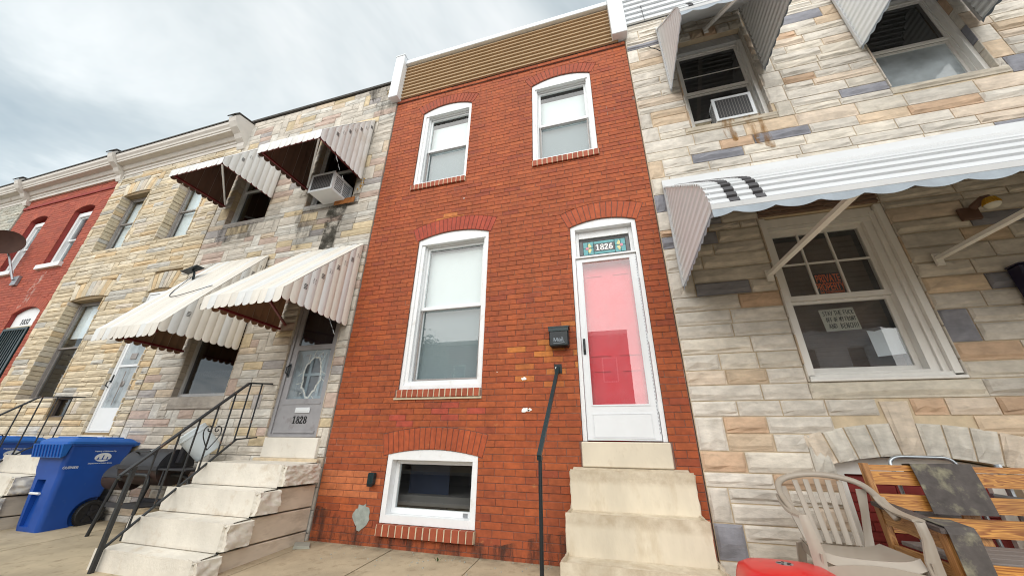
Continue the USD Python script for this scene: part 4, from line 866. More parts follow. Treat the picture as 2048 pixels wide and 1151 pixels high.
m = M(); m.prism(ring(x0 + .005, x1 - .005, z0, 3.065, .04), .02, .16); obj('door_frame', m, 'beige_vinyl', d_)
m = M(); m.prism(ring(x0 + .05, x1 - .05, z0 + .05, 3.02, .045), -.02, .015)
for k in range(9): xx = x0 + .13 + k * .085; m.box(xx, xx + .018, -.012, .006, z0 + .1, 2.97)
m.box(x0 + .1, x1 - .1, -.014, .008, 2.0, 2.05); obj('security_gate', m, 'green_black', d_)
m = M(); m.box(x0 + .045, x1 - .045, .10, .14, z0, 3.02); obj('inner_door', m, 'grey_metal', d_)
w = holder('window', h32); x0, x1, z0, zs, ap = A['low']; m = M(); m.prism(shp['low'][0].buffer(-.004).difference(sbox(x0 + .09, z0 + .06, x1 - .09, zs - .1)), .05, .2); obj('frame', m, 'white_paint', w); pane(w, x0 + .08, x1 - .08, z0 + .05, zs - .09, .12, 'pane_dark')
cornice(h32, X0 + .08, X1 - .09); corbel(h32, -14.62)
# ---------------------------------------------------------------- 1834: the last pale house at the frame's edge
h34 = thing('row_house', 'pale greenish grey stone row house cut off by the left edge of the view', 'row house', (-16.5, 0, 0), group='row houses in the street')
X0, X1 = -18.4, -14.625
H = {'r': (-16.2, -15.3, 4.5, 6.05), 'l': (-17.9, -17.0, 4.5, 6.05), 'door': (-15.9, -15.1, 1.0, 3.3), 'low': (-17.9, -16.8, 1.5, 3.3)}
house_body(h34, X0, X1, 7.0, [sbox(a, c, b, d) for a, b, c, d in H.values()], 'stone_mortar_grey', y0=-.012)
P34 = [(60, (0.44, 0.43, 0.37)), (20, (0.48, 0.45, 0.38)), (8, (0.36, 0.37, 0.34))]
split_pieces(h34, 'stone', 'stonework', stonework(X0, X1, make_rows(-.3, 6.74, [.10, .11], random.Random(34)), list(H.values()), P34, (.2, .45), seed=34, double=.05), 'stone', 60)
for k in ('r', 'l', 'low', 'door'): alu_window(h34, *H[k], .08, 'pane_dark', 'white_vinyl', mr=(H[k][2] + H[k][3]) / 2)
cornice(h34, X0, X1 - .09)

blot(h32, 'chalk_mark', [(-12.0, 4.3), (-11.8, 4.3), (-11.85, 3.6), (-12.05, 3.5)], -.0145, 'chalk_film')
# ---------------------------------------------------------------- ground, pavement, road
SL = 0.06
def gz(y): return SL * y if y <= 0 else 0.0
m = M(); m.add([(-400, -400, -0.45), (400, -400, -0.45), (400, 400, -0.45), (-400, 400, -0.45)], [(0, 1, 2, 3)]); obj('ground', m, 'soil', kind='structure')
m = M(); m.add([(-120, -14.2, -0.405), (120, -14.2, -0.405), (120, -4.68, -0.405), (-120, -4.68, -0.405)], [(0, 1, 2, 3)]); obj('road', m, 'asphalt', kind='structure')
pv = thing('pavement', kind='structure')
xs = [-2.36 + 0.945 * k for k in range(-19, 9)]
for a, b in zip(xs, xs[1:]):
    for y1, y0 in ((0.0, -1.5), (-1.5, -3.0), (-3.0, -4.5)):
        g = 0.005; h = random.uniform(-.002, .002); ye = y1 - g if y1 < 0 else 0.05
        p = [(a + g, y0 + g), (b - g, y0 + g), (b - g, ye), (a + g, ye)]
        m = M(); m.hexa([(x, y, gz(y) - .12) for x, y in p] + [(x, y, gz(y) + h) for x, y in p]); obj('slab', m, 'concrete', pv)
m = M(); m.hexa([(-60, -4.5, gz(-4.5) - .14), (40, -4.5, gz(-4.5) - .14), (40, 0.0, -.14), (-60, 0, -.14), (-60, -4.5, gz(-4.5) - .012), (40, -4.5, gz(-4.5) - .012), (40, 0, -.012), (-60, 0, -.012)]); obj('joint_bed', m, 'soil', pv)
m = M(); m.box(-60, 40, -4.67, -4.502, -.43, gz(-4.5) + .004, b=.01); obj('kerb', m, 'kerb_stone', kind='structure')
m = M(); m.box(-60, 40, -14.4, -14.21, -.43, -.27, b=.01); obj('kerb', m, 'kerb_stone', kind='structure')
m = M(); m.hexa([(-60, -18.1, -.42), (40, -18.1, -.42), (40, -14.402, -.42), (-60, -14.402, -.42), (-60, -18.1, -.16), (40, -18.1, -.16), (40, -14.402, -.28), (-60, -14.402, -.28)]); obj('far_pavement', m, 'concrete', kind='structure')
# houses across the street, seen only as reflections in the glass
def far_house(x0, x1, mt, label):
    h = thing('row_house', label, 'row house', ((x0 + x1) / 2, -18.2, -.2), group='row houses across the street')
    zt = 7.3; ops = []
    for zz0, zz1 in ((1.5, 3.2), (4.5, 6.0)):
        for f in (.22, .7): ops.append((x0 + (x1 - x0) * f - .45, x0 + (x1 - x0) * f + .45, zz0, zz1))
    m = M(); m.prism(sbox(x0, -.4, x1, zt).difference(unary_union([sbox(a, c, b, d) for a, b, c, d in ops])), -18.2, -18.45); m.box(x0, x1, -27, -18.46, -.4, zt - .4); obj('wall', m, mt, h)
    for a, b, c, d in ops:
        m = M(); m.prism(ring(a, b, c, d, .07), -18.25, -18.40); w = obj('window', m, 'white_paint', h); m = M(); m.box(a + .07, b - .07, -18.38, -18.36, c + .07, d - .07); obj('pane', m, 'far_window', w)
    m = M(); m.box(x0, x1, -18.2, -17.85, zt, zt + .25); obj('cornice', m, 'cornice_paint', h)
lab = ['far brick row house across the street, reflected in the door glass', 'far stone row house across the street beside the reflected tree', 'far brick row house across the street, third from the gap', 'far stone row house across the street near its end', 'far brick row house at the end of the row opposite']
for k in range(5): far_house(0.9 - 4 * (k + 1), 0.9 - 4 * k, 'far_brick' if k % 2 == 0 else 'far_stone', lab[k])
far_house(9.0, 13.5, 'far_white', 'far white row house across the street on the right of the gap')
def tree(x, y, h, label, seed):
    r = np.random.default_rng(seed); t = thing('street_tree', label, 'tree', (x, y, -.25)); m = M()
    m.tube([(x, y, -.3), (x + .05, y, h * .25), (x, y + .05, h * .5), (x + .1, y, h * .75)], [.16, .13, .10, .05], 8)
    for k in range(7): a = k * .9; b0 = np.array([x, y, h * (.35 + .05 * k)]); m.tube([b0, b0 + [math.cos(a) * h * .14, math.sin(a) * h * .14, h * .12], b0 + [math.cos(a) * h * .22, math.sin(a) * h * .22, h * .22]], [.06, .04, .015], 6)
    obj('trunk', m, 'bark', t); n = 5000
    cl = r.normal(0, 1, (26, 3)); cl = cl / np.linalg.norm(cl, axis=1)[:, None] * r.uniform(.3, 1, (26, 1)) * [h * .26, h * .26, h * .24] + [x, y, h * .72]
    c = cl[r.integers(0, 26, n)] + r.normal(0, h * .045, (n, 3)); u = r.normal(0, 1, (n, 3)); u /= np.linalg.norm(u, axis=1)[:, None]; w = np.cross(u, r.normal(0, 1, (n, 3))); w /= np.linalg.norm(w, axis=1)[:, None]
    s = r.uniform(.05, .11, (n, 1)); v = np.stack([c - u * s, c + w * s * .5, c + u * s, c - w * s * .5], 1).reshape(-1, 3); i = np.arange(n)[:, None] * 4
    m = M(); m.add(v, i + np.array([[0, 1, 2, 3]])); obj('crown', m, 'leaf', t)
tree(-11.5, -15.3, 7.5, 'leafy street tree on the far pavement, reflected in the tall window', 4)
# ---------------------------------------------------------------- awnings of overlapping metal slats (1828)
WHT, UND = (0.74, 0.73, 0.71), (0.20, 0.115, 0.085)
def slat_awning(label, x0, x1, zw, yf, zt, zb, zs, n, ns, tones, yw=-0.055, seed=0, louvre_side=1, under=UND):
    """x0..x1; zw top at the wall; the roof falls to (yf, zt), then a valance to zb; side slats hang to zs."""
    r = random.Random(seed); t = thing('slatted_awning', label, 'awning', ((x0 + x1) / 2, yw, zw), group='scalloped metal awnings on the stone house'); w = (x1 - x0) / n; u = np.linspace(0, 1, 9)
    def tone(k): return tuple(np.array(WHT) * tones(k, r))
    for k in range(n):
        a = x0 + k * w; tip = 0.42 * w * (1 - np.sqrt(np.clip(1 - (2 * u - 1) ** 2, 0, 1))); lift = 0.010 * (1 - (2 * u - 1) ** 2) + (0.004 if k % 2 else 0.0); g = []
        for i, uu in enumerate(u):
            x = a + uu * w * 1.03; L = lift[i]
            g.append([(x, yw, zw + L), (x, (yw * 2 + yf) / 3, (zw * 2 + zt) / 3 + L), (x, (yw + yf * 2) / 3, (zw + zt * 2) / 3 + L), (x, yf + .02, zt + .016 + L), (x, yf - L * .4, zt - .004), (x, yf - L, (zt + zb) / 2), (x, yf - L, zb + tip[i])])
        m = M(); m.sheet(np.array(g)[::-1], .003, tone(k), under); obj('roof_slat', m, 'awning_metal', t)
    ws = (yw - yf - .01) / ns
    for side, xs in ((-1, x0 + .004), (1, x1 - .004)):
        for k in range(ns):
            ya = yf + .006 + k * ws; tip = 0.42 * ws * (1 - np.sqrt(np.clip(1 - (2 * u - 1) ** 2, 0, 1))); lift = 0.012 * (1 - (2 * u - 1) ** 2) + (0.004 if k % 2 else 0.0); g = []
            for i, uu in enumerate(u):
                y = ya + uu * ws * 1.03; ztop = zt + (zw - zt) * min(1, max(0, (y - yf) / (yw - yf))) - .012
                g.append([(xs + side * lift[i], y, zz) for zz in (ztop, (ztop * 2 + zs) / 3, (ztop + zs * 2) / 3, zs + tip[i])])
            g = np.array(g)
            if side > 0: g = g[::-1]
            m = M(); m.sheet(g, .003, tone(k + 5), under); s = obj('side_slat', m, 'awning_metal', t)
            if side == louvre_side and k >= 2 and zw - zs > .5:
                y = ya + ws * .5; zz = zt + (zw - zt) * (y - yf) / (yw - yf) - .16; m = M()
                if zz - .06 > zs + .08:
                    for q in range(4): m.box(xs + side * .0135 - .002, xs + side * .0135 + .002, y - ws * .22, y + ws * .22, zz - .018 * q, zz - .018 * q + .007)
                    obj('vent', m, 'grille_dark', s)
    for xs in (x0 + .045, x1 - .045):
        m = M(); m.beam((xs, yw, zs + .05), (xs, yf + .03, zs + .05), .022, .03); obj('side_rail', m, 'maroon_metal', t)
    m = M(); m.beam((x0 + .03, yf + .03, zb + .07), (x1 - .03, yf + .03, zb + .07), .022, .03); obj('front_rail', m, 'maroon_metal', t)
    return t
wt = lambda k, r: r.uniform(0.93, 1.07)
def weathered(k, r): return np.array((1.0, 0.955, 0.88)) * r.uniform(0.94, 1.03) if r.random() < .75 else np.array((0.95, .97, .98)) * r.uniform(.97, 1.06)
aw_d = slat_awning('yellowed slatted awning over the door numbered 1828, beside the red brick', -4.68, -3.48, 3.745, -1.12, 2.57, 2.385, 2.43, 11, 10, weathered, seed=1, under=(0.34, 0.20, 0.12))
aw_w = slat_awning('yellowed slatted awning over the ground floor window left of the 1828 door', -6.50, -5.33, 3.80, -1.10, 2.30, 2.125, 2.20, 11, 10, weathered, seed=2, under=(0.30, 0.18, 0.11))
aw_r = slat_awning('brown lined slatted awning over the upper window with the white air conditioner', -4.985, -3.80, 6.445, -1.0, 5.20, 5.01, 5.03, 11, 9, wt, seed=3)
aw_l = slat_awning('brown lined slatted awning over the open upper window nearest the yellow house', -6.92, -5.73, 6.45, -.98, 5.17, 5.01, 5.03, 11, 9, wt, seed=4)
for t, p, q, mt in ((aw_d, (-4.55, -.06, 2.53), (-3.75, -1.08, 2.50), 'maroon_metal'), (aw_r, (-4.95, -.06, 5.10), (-3.86, -.96, 5.08), 'white_metal'), (aw_l, (-6.88, -.06, 5.10), (-5.79, -.94, 5.08), 'white_metal')):
    m = M(); m.beam(p, q, .025, .025); obj('arm', m, mt, t)
# ---------------------------------------------------------------- ribbed aluminium awnings (1824)
def ribbed_awning(label, x0, x1, path, zs, rib, stripes, braces, scal, yw=-0.055, flash=.12):
    """path: (y, z) roof profile from the wall outwards; ribs run along x; vertical ribbed cheeks down to zs."""
    t = thing('ribbed_awning', label, 'awning', ((x0 + x1) / 2, yw, path[0][1]), group='ribbed aluminium awnings on the pale stone house')
    P = np.array(path); d = np.concatenate([[0], np.cumsum(np.linalg.norm(np.diff(P, axis=0), axis=1))]); n = int(d[-1] / rib); s = []
    for k in range(n):
        for f in (0.0, .50, .62, .88): s.append((k + f) * d[-1] / n)
    s.append(d[-1]); s = np.array(s); y, z = np.interp(s, d, P[:, 0]), np.interp(s, d, P[:, 1]); ty, tz = np.gradient(y), np.gradient(z); l = np.hypot(ty, tz); ny, nz = -tz / l, ty / l
    if nz.mean() < 0: ny, nz = -ny, -nz
    h = np.array([0.0 if i % 4 in (0, 1) else -0.016 for i in range(len(s))]); yy, zz = y + ny * h, z + nz * h
    m = M(); m.sheet(np.array([[(x, a, b) for a, b in zip(yy, zz)] for x in np.linspace(x0, x1, 3)]), 0.002); obj('roof_sheet', m, 'awning_white', t)
    for a, b in stripes:
        o = .0035; m = M(); m.sheet(np.array([[(x, p + q * o, r_ + w_ * o) for p, r_, q, w_ in zip(yy, zz, ny, nz)] for x in (a, b)]), .0012); obj('stripe', m, 'black_stripe', t)
    yf, zf = P[-1]
    m = M(); m.box(x0, x1, yw - .01, yw + .03, path[0][1] - .005, path[0][1] + flash); obj('flashing', m, 'awning_white', t)
    m = M(); m.box(x0 - .012, x1 + .012, yf - .02, yf + .012, zf - .035, zf + .012, b=.003); obj('edge_trim', m, 'dull_metal', t)
    xs = np.linspace(x0 - .01, x1 + .01, 180); ph = (xs - x0) / scal
    low = zf - .035 - .028 - .035 * np.abs(np.cos(math.pi * ph)) ** .8
    m = M(); m.sheet(np.array([[(x, yf - .016, zf - .034), (x, yf - .018, b)] for x, b in zip(xs, low)]), .002); obj('valance', m, 'blue_grey_metal', t)
    zc = np.arange(zs, path[0][1] - .02, .023)
    for side, xx in ((-1, x0 + .012), (1, x1 - .012)):
        order = np.argsort(P[:, 1]); yz = np.interp(zc, P[order, 1], P[order, 0]); hh = np.array([0.0 if i % 4 < 2 else -.012 for i in range(len(zc))])
        g = np.array([[(xx + side * q, yw + (b - yw) * f, c) for b, c, q in zip(np.where(zc < zf, yf, yz), zc, hh)] for f in (0, .5, 1)])
        if side > 0: g = g[::-1]
        m = M(); m.sheet(g, .002); obj('side_panel', m, 'white_vinyl', t)
        ys = np.linspace(yf, yw, 60); lw = zs - .012 - .03 * np.abs(np.sin(math.pi * (ys - yf) / (scal * .5)))
        m = M(); m.sheet(np.array([[(xx, a, zs + .008), (xx, a, b)] for a, b in zip(ys, lw)]), .002); obj('side_valance', m, 'blue_grey_metal', t)
        m = M(); m.beam((xx, yw - .012, zs), (xx, yw - .012, path[0][1]), .03, .03, up=(0, 1, 0)); obj('wall_channel', m, 'dull_metal', t)
    for x, zb, xt, yt, zt in braces:
        m = M(); m.beam((x, -.075, zb), (xt, yt, zt), .05, .032); b = obj('brace', m, 'old_white_paint', t); m = M(); m.box(x - .03, x + .03, -.075, -.058, zb - .07, zb + .05); obj('bracket', m, 'old_white_paint', b)
    return t
ribbed_awning('wide white ribbed awning with two black stripes over the ground floor window', 0.78, 4.6, [(-.055, 3.90), (-.7, 3.40), (-1.2, 3.005), (-1.33, 2.895), (-1.405, 2.80), (-1.45, 2.69), (-1.5, 2.555)], 2.555, .072, [(.905, .972), (1.072, 1.135)],
              [(1.6, 2.60, 1.66, -1.47, 2.545), (2.95, 2.60, 2.97, -1.47, 2.545), (4.3, 2.60, 4.3, -1.47, 2.545)], .25, flash=.09)
ribbed_awning('grey ribbed awning over the upper window that holds the boxy air conditioner', 1.115, 2.265, [(-.055, 6.86), (-.5, 6.32), (-.85, 5.93), (-.97, 5.78), (-1.03, 5.66), (-1.06, 5.52)], 5.50, .062, [(1.22, 1.27)], [(1.75, 6.55, 1.70, -1.0, 5.58)], .24, flash=.03)
ribbed_awning('grey ribbed awning in the top right corner over the second upper window', 3.285, 4.44, [(-.055, 6.86), (-.5, 6.32), (-.85, 5.93), (-.97, 5.78), (-1.03, 5.66), (-1.06, 5.52)], 5.50, .062, [], [], .24, flash=.03)
# ---------------------------------------------------------------- air conditioners
def ac(label, x0, x1, y0, y1, z0, z1):
    t = thing('air_conditioner', label, 'air conditioner', ((x0 + x1) / 2, y1, z0), group='window air conditioners'); m = M(); m.box(x0 + .008, x1 - .008, y0 + .01, y1, z0 + .006, z1 - .006, b=.008); obj('body', m, 'white_metal', t)
    m = M(); m.prism(ring(x0, x1, z0, z1, .034), y0 - .004, y0 + .0095); obj('front_frame', m, 'white_metal', t)
    m = M(); m.box(x0 + .023, x1 - .023, y0 + .002, y0 + .0095, z0 + .023, z1 - .023); obj('coil_grille', m, 'grille_dark', t)
    m = M()
    for k in range(12): xx = x0 + .03 + k * (x1 - x0 - .06) / 12; m.box(xx, xx + .003, y0 - .001, y0 + .0015, z0 + .025, z1 - .025)
    obj('grille_wire', m, 'bronze_frame', t, kind='stuff')
    for s, xx in ((1, x1 - .008), (-1, x0 + .008)):
        L = y1 - y0
        for a, b in ((.12, .46), (.52, .86)):
            m = M(); nn = 9
            for k in range(nn): zz = z0 + .05 + k * (z1 - z0 - .1) / nn; m.box(min(xx, xx + s * .004), max(xx, xx + s * .004), y0 + L * a, y0 + L * b, zz, zz + .011)
            obj('louvre_panel', m, 'grille_dark', t, kind='stuff')
    return t
ac('white air conditioner jutting from the upper window of the 1828 house, seen from below', -4.51, -4.05, -.37, .07, 4.665, 5.02)
ac('rust streaked air conditioner sitting on the sill under the grey ribbed awning', 1.565, 2.02, -.03, .15, 4.80, 5.19)
# ---------------------------------------------------------------- marble steps
def marble(kind, zt):
    nm = f'{kind}_{int(round(zt * 1000))}'
    if nm not in MAT:
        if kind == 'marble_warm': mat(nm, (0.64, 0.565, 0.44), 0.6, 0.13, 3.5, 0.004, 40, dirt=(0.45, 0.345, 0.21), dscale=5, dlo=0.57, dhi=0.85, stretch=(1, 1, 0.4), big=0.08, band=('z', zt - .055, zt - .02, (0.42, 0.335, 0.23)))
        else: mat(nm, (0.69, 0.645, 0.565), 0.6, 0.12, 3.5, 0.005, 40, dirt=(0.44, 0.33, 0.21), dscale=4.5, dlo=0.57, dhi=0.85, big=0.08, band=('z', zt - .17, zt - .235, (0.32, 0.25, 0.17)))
    return nm
def step_block(parent, x0, x1, y0, y1, z0, z1, mt, rough_l=.0, rough_r=.0, slope=0.0, seed=0, name='step', worn=.012):
    """A worn stone tread: rounded nosing, hewn ends, gently uneven faces."""
    r = np.random.default_rng(seed); cs = trimesh.creation.box((x1 - x0, y1 - y0, z1 - z0)); cs.apply_translation(((x0 + x1) / 2, (y0 + y1) / 2, (z0 + z1) / 2))
    for _ in range(2): cs = cs.subdivide()
    v, f = trimesh.remesh.subdivide_to_size(cs.vertices, cs.faces, .03); t = trimesh.Trimesh(v, f); t.merge_vertices(); v = np.array(t.vertices); f = np.array(t.faces)
    top, front = v[:, 2] > z1 - 1e-6, v[:, 1] < y0 + 1e-6; lft, rgt = v[:, 0] < x0 + 1e-6, v[:, 0] > x1 - 1e-6
    nz = meshkit.fbm(v * 9 + seed) if hasattr(meshkit, 'fbm') else r.normal(0, .3, len(v)); nz = np.asarray(nz).reshape(-1); n2 = np.asarray(meshkit.fbm(v * 3 + seed + 5)).reshape(-1)
    mid = (v[:, 0] - x0) / (x1 - x0)
    v[top, 2] += .006 * n2[top]; v[front, 1] += .003 * nz[front] + .005 * n2[front]
    v[top, 2] -= slope * (y1 - v[top, 1]) / (y1 - y0)
    e = top & front; chip = np.clip(n2 * 2.2 - .5, 0, 1.2); v[e, 2] -= worn * (1 + .7 * nz[e] + 1.2 * chip[e]); v[e, 1] += worn * (.8 + 1.0 * chip[e])
    sh = (lft | rgt) & front & (v[:, 2] > z1 - .09); v[sh, 0] += np.where(lft[sh], 1, -1) * .35 * worn * np.clip((v[sh, 2] - z1 + .09) / .09, 0, 1)
    for sel, sg, am in ((lft, 1, rough_l), (rgt, -1, rough_r)):
        if am > 0:
            inn = (v[:, 2] > z0 + .01) & (v[:, 2] < z1 - .01)
            v[sel, 0] += sg * am * (.5 + 1.0 * nz[sel]); s2 = sel & inn; v[s2, 0] -= sg * am * .7; e2 = sel & (front | top); v[e2, 0] += sg * am * .8; v[sel & top, 2] -= am * .3
    if rough_r > .042:      # chisel marks on the hewn end
        n3 = np.asarray(meshkit.fbm(v * (6, 17, 30) + seed * 3)).reshape(-1); n4 = np.asarray(meshkit.fbm(v * (5, 9, 12) + seed)).reshape(-1); sel = rgt & inn; v[sel, 0] += rough_r * (1.1 * n3[sel] + 1.2 * n4[sel]); cor = rgt & front; v[cor, 1] += .03 * np.clip(n4[cor] + .2, 0, 1) ; v[cor, 0] -= .02 * np.abs(n3[cor])
    return obj(name, trimesh.Trimesh(v, f, process=False), marble(mt, z1 - slope), parent, smooth=38)
st = thing('front_steps', 'three worn cream marble steps up to the white door of the red brick house', 'steps', (.035, -.4, 0))
step_block(st, -.50, .555, -.30, -.02, .455, .795, 'marble_warm', .03, .03, .07, 1, worn=.016)
step_block(st, -.515, .565, -.585, -.02, .20, .499, 'marble_warm', .03, .04, .05, 2, worn=.02)
step_block(st, -.52, .595, -.88, -.02, -.05, .243, 'marble_warm', .03, .04, .05, 3, worn=.02)
m = M(); m.box(-.395, .425, -.045, .18, .80, 1.022, b=.008); obj('door_sill', m, 'marble_warm', st)
def stone_stair(label, x0, x1, seed, ywall=-.05):
    t = thing('front_steps', label, 'steps', ((x0 + x1) / 2, -.6, 0), group='white marble front steps of the stone houses')
    zt = [.765, .54, .315, .09]; yf = [-.585, -.815, -1.045, -1.225]; zb = [.548, .323, .098, -.14]; yb = [ywall, -.56, -.79, -1.02]
    for k in range(4):
        step_block(t, x0, x1, yf[k], yb[k] if k else -.10, zb[k], zt[k], 'marble_white', .012, .045, .02, seed + k, worn=.014)
        if k: m = M(); m.box(x0 + .02, x1 - .012, yb[k] + .004, -.055, zb[k] + .002, zt[k] - .004, b=.006); obj('base_stone', m, 'marble_beige', t)
    m = M(); m.box(x0 + .30, x1 - .105, -.075, .16, .80, 1.03, b=.006); obj('door_sill', m, 'marble_white', t)
    m = M(); m.box(x0 + .22, x1 - .04, -.10, -.05, .74, .80, b=.01); obj('mortar_fillet', m, 'stone_mortar', t)
    return t
stone_stair('broad white marble steps with hewn ends below the door numbered 1828', -4.65, -3.42, 10)
stone_stair('white marble steps with hewn ends between the two blue bins', -8.33, -7.33, 20)
m = M(); m.hexa([(-3.34, -.30, -.018), (-3.18, -.24, -.014), (-3.28, -.13, -.008), (-3.44, -.18, -.010), (-3.33, -.30, .012), (-3.19, -.245, .008), (-3.28, -.135, .014), (-3.43, -.185, .02)]); obj('slate_shard', m, 'slate_chip', label='loose grey slate shard on the pavement against the foot of the 1828 steps', cat='stone shard')
# ---------------------------------------------------------------- railings
def scroll(m, c, sgn, s, up=1):
    pts = []
    for t in np.linspace(0, 1, 26): a = t * 4.2; r_ = s * (1 - .78 * t); pts.append((c[0], c[1] + sgn * (s * .9 - r_ * math.cos(a)) , c[2] + up * r_ * math.sin(a)))
    m.tube(pts, .0055, 6)
def heart(parent, x, y, z, s):
    m = M()
    for sg in (-1, 1):
        m.tube([(x, y + sg * q[0] * s, z + q[1] * s) for q in bez((0, -1.5), (.5, -.7), (1.05, -.1), (.9, .55), n=14)] + [(x, y + sg * q[0] * s, z + q[1] * s) for q in bez((.88, .6), (.7, 1.05), (.2, .95), (.2, .55), n=12)] + [(x, y + sg * q[0] * s, z + q[1] * s) for q in bez((.2, .52), (.25, .25), (.6, .3), (.55, .6), n=10)], .006, 6)
    return obj('scrollwork', m, 'black_iron', parent)
def stair_rail(label, x, foot, top, flat, low_, lowflat, nb):
    t = thing('stair_railing', label, 'railing', (x, foot[0], foot[1]), group='iron stair railings with scrollwork'); V = lambda p: (x, p[0], p[1])
    m = M(); m.beam(V(foot), V((foot[0] + (top[0] - foot[0]) * .02 , foot[2])), .032, .032, up=(0, 1, 0)); obj('post', m, 'black_iron', t)
    d = np.array(top) - np.array((foot[0], foot[2])); d = d / np.linalg.norm(d); a = np.array((foot[0], foot[2])) - d * .10
    m = M(); m.beam(V(a), V(top), .042, .018); m.beam(V(top), V(flat), .042, .018); m.tube([V(a), V(a + np.array((-.005, -.02))), V(a + np.array((.02, -.035)))], .010); obj('handrail', m, 'black_iron', t)
    m = M(); m.beam(V((foot[0] + .01, low_[2])), V(low_[:2]), .022, .016); m.beam(V(low_[:2]), V(lowflat), .022, .016); obj('lower_rail', m, 'black_iron', t)
    f0 = np.array((foot[0], foot[2])); l0 = np.array((foot[0] + .01, low_[2]))
    for k in range(nb):
        u = (k + 1) / (nb - 1.0) if nb > 3 else (k + 1) / nb; y = foot[0] + (flat[0] - foot[0]) * (k + 1) / (nb + .9)
        zt = np.interp(y, [f0[0], top[0], flat[0]], [f0[1], top[1], flat[1]]); zl = np.interp(y, [l0[0], low_[0], lowflat[0]], [l0[1], low_[1], lowflat[1]])
        m = M(); m.beam((x, y, zl), (x, y, zt), .013, .013, up=(0, 1, 0)); obj('baluster', m, 'black_iron', t)
    return t
RXX = -4.50
sr = stair_rail('black iron stair railing with heart scrollwork beside the 1828 steps', RXX, (-1.262, -.16, .742), (-.372, 1.655), (-.055, 1.695), (-.32, 1.0, .085), (-.06, 1.027), 7)
heart(sr, RXX, -.63, 1.04, .105)
sr = stair_rail('black iron stair railing with scrollwork at the left edge, above the second bin', -8.3, (-1.3, -.1, .80), (-.54, 1.547), (-.06, 1.593), (-.40, .84, .1), (-.06, .97), 7)
heart(sr, -8.3, -.78, .93, .10)
pr = thing('pole_railing', 'plain black handrail on a thin post before the red brick wall', 'railing', (-.66, -.75, -.05))
m = M(); m.tube([(-.66, -.76, -.06), (-.66, -.76, .88)], .0155, 10); obj('post', m, 'black_paint', pr)
m = M(); m.beam((-.66, -.80, .90), (-.60, -.012, 1.765), .034, .026); m.beam((-.66, -.80, .885), (-.66, -.735, .885), .034, .03); obj('handrail', m, 'green_black', pr)
m = M(); m.box(-.64, -.56, -.014, -.0095, 1.70, 1.80); obj('wall_plate', m, 'black_paint', pr)
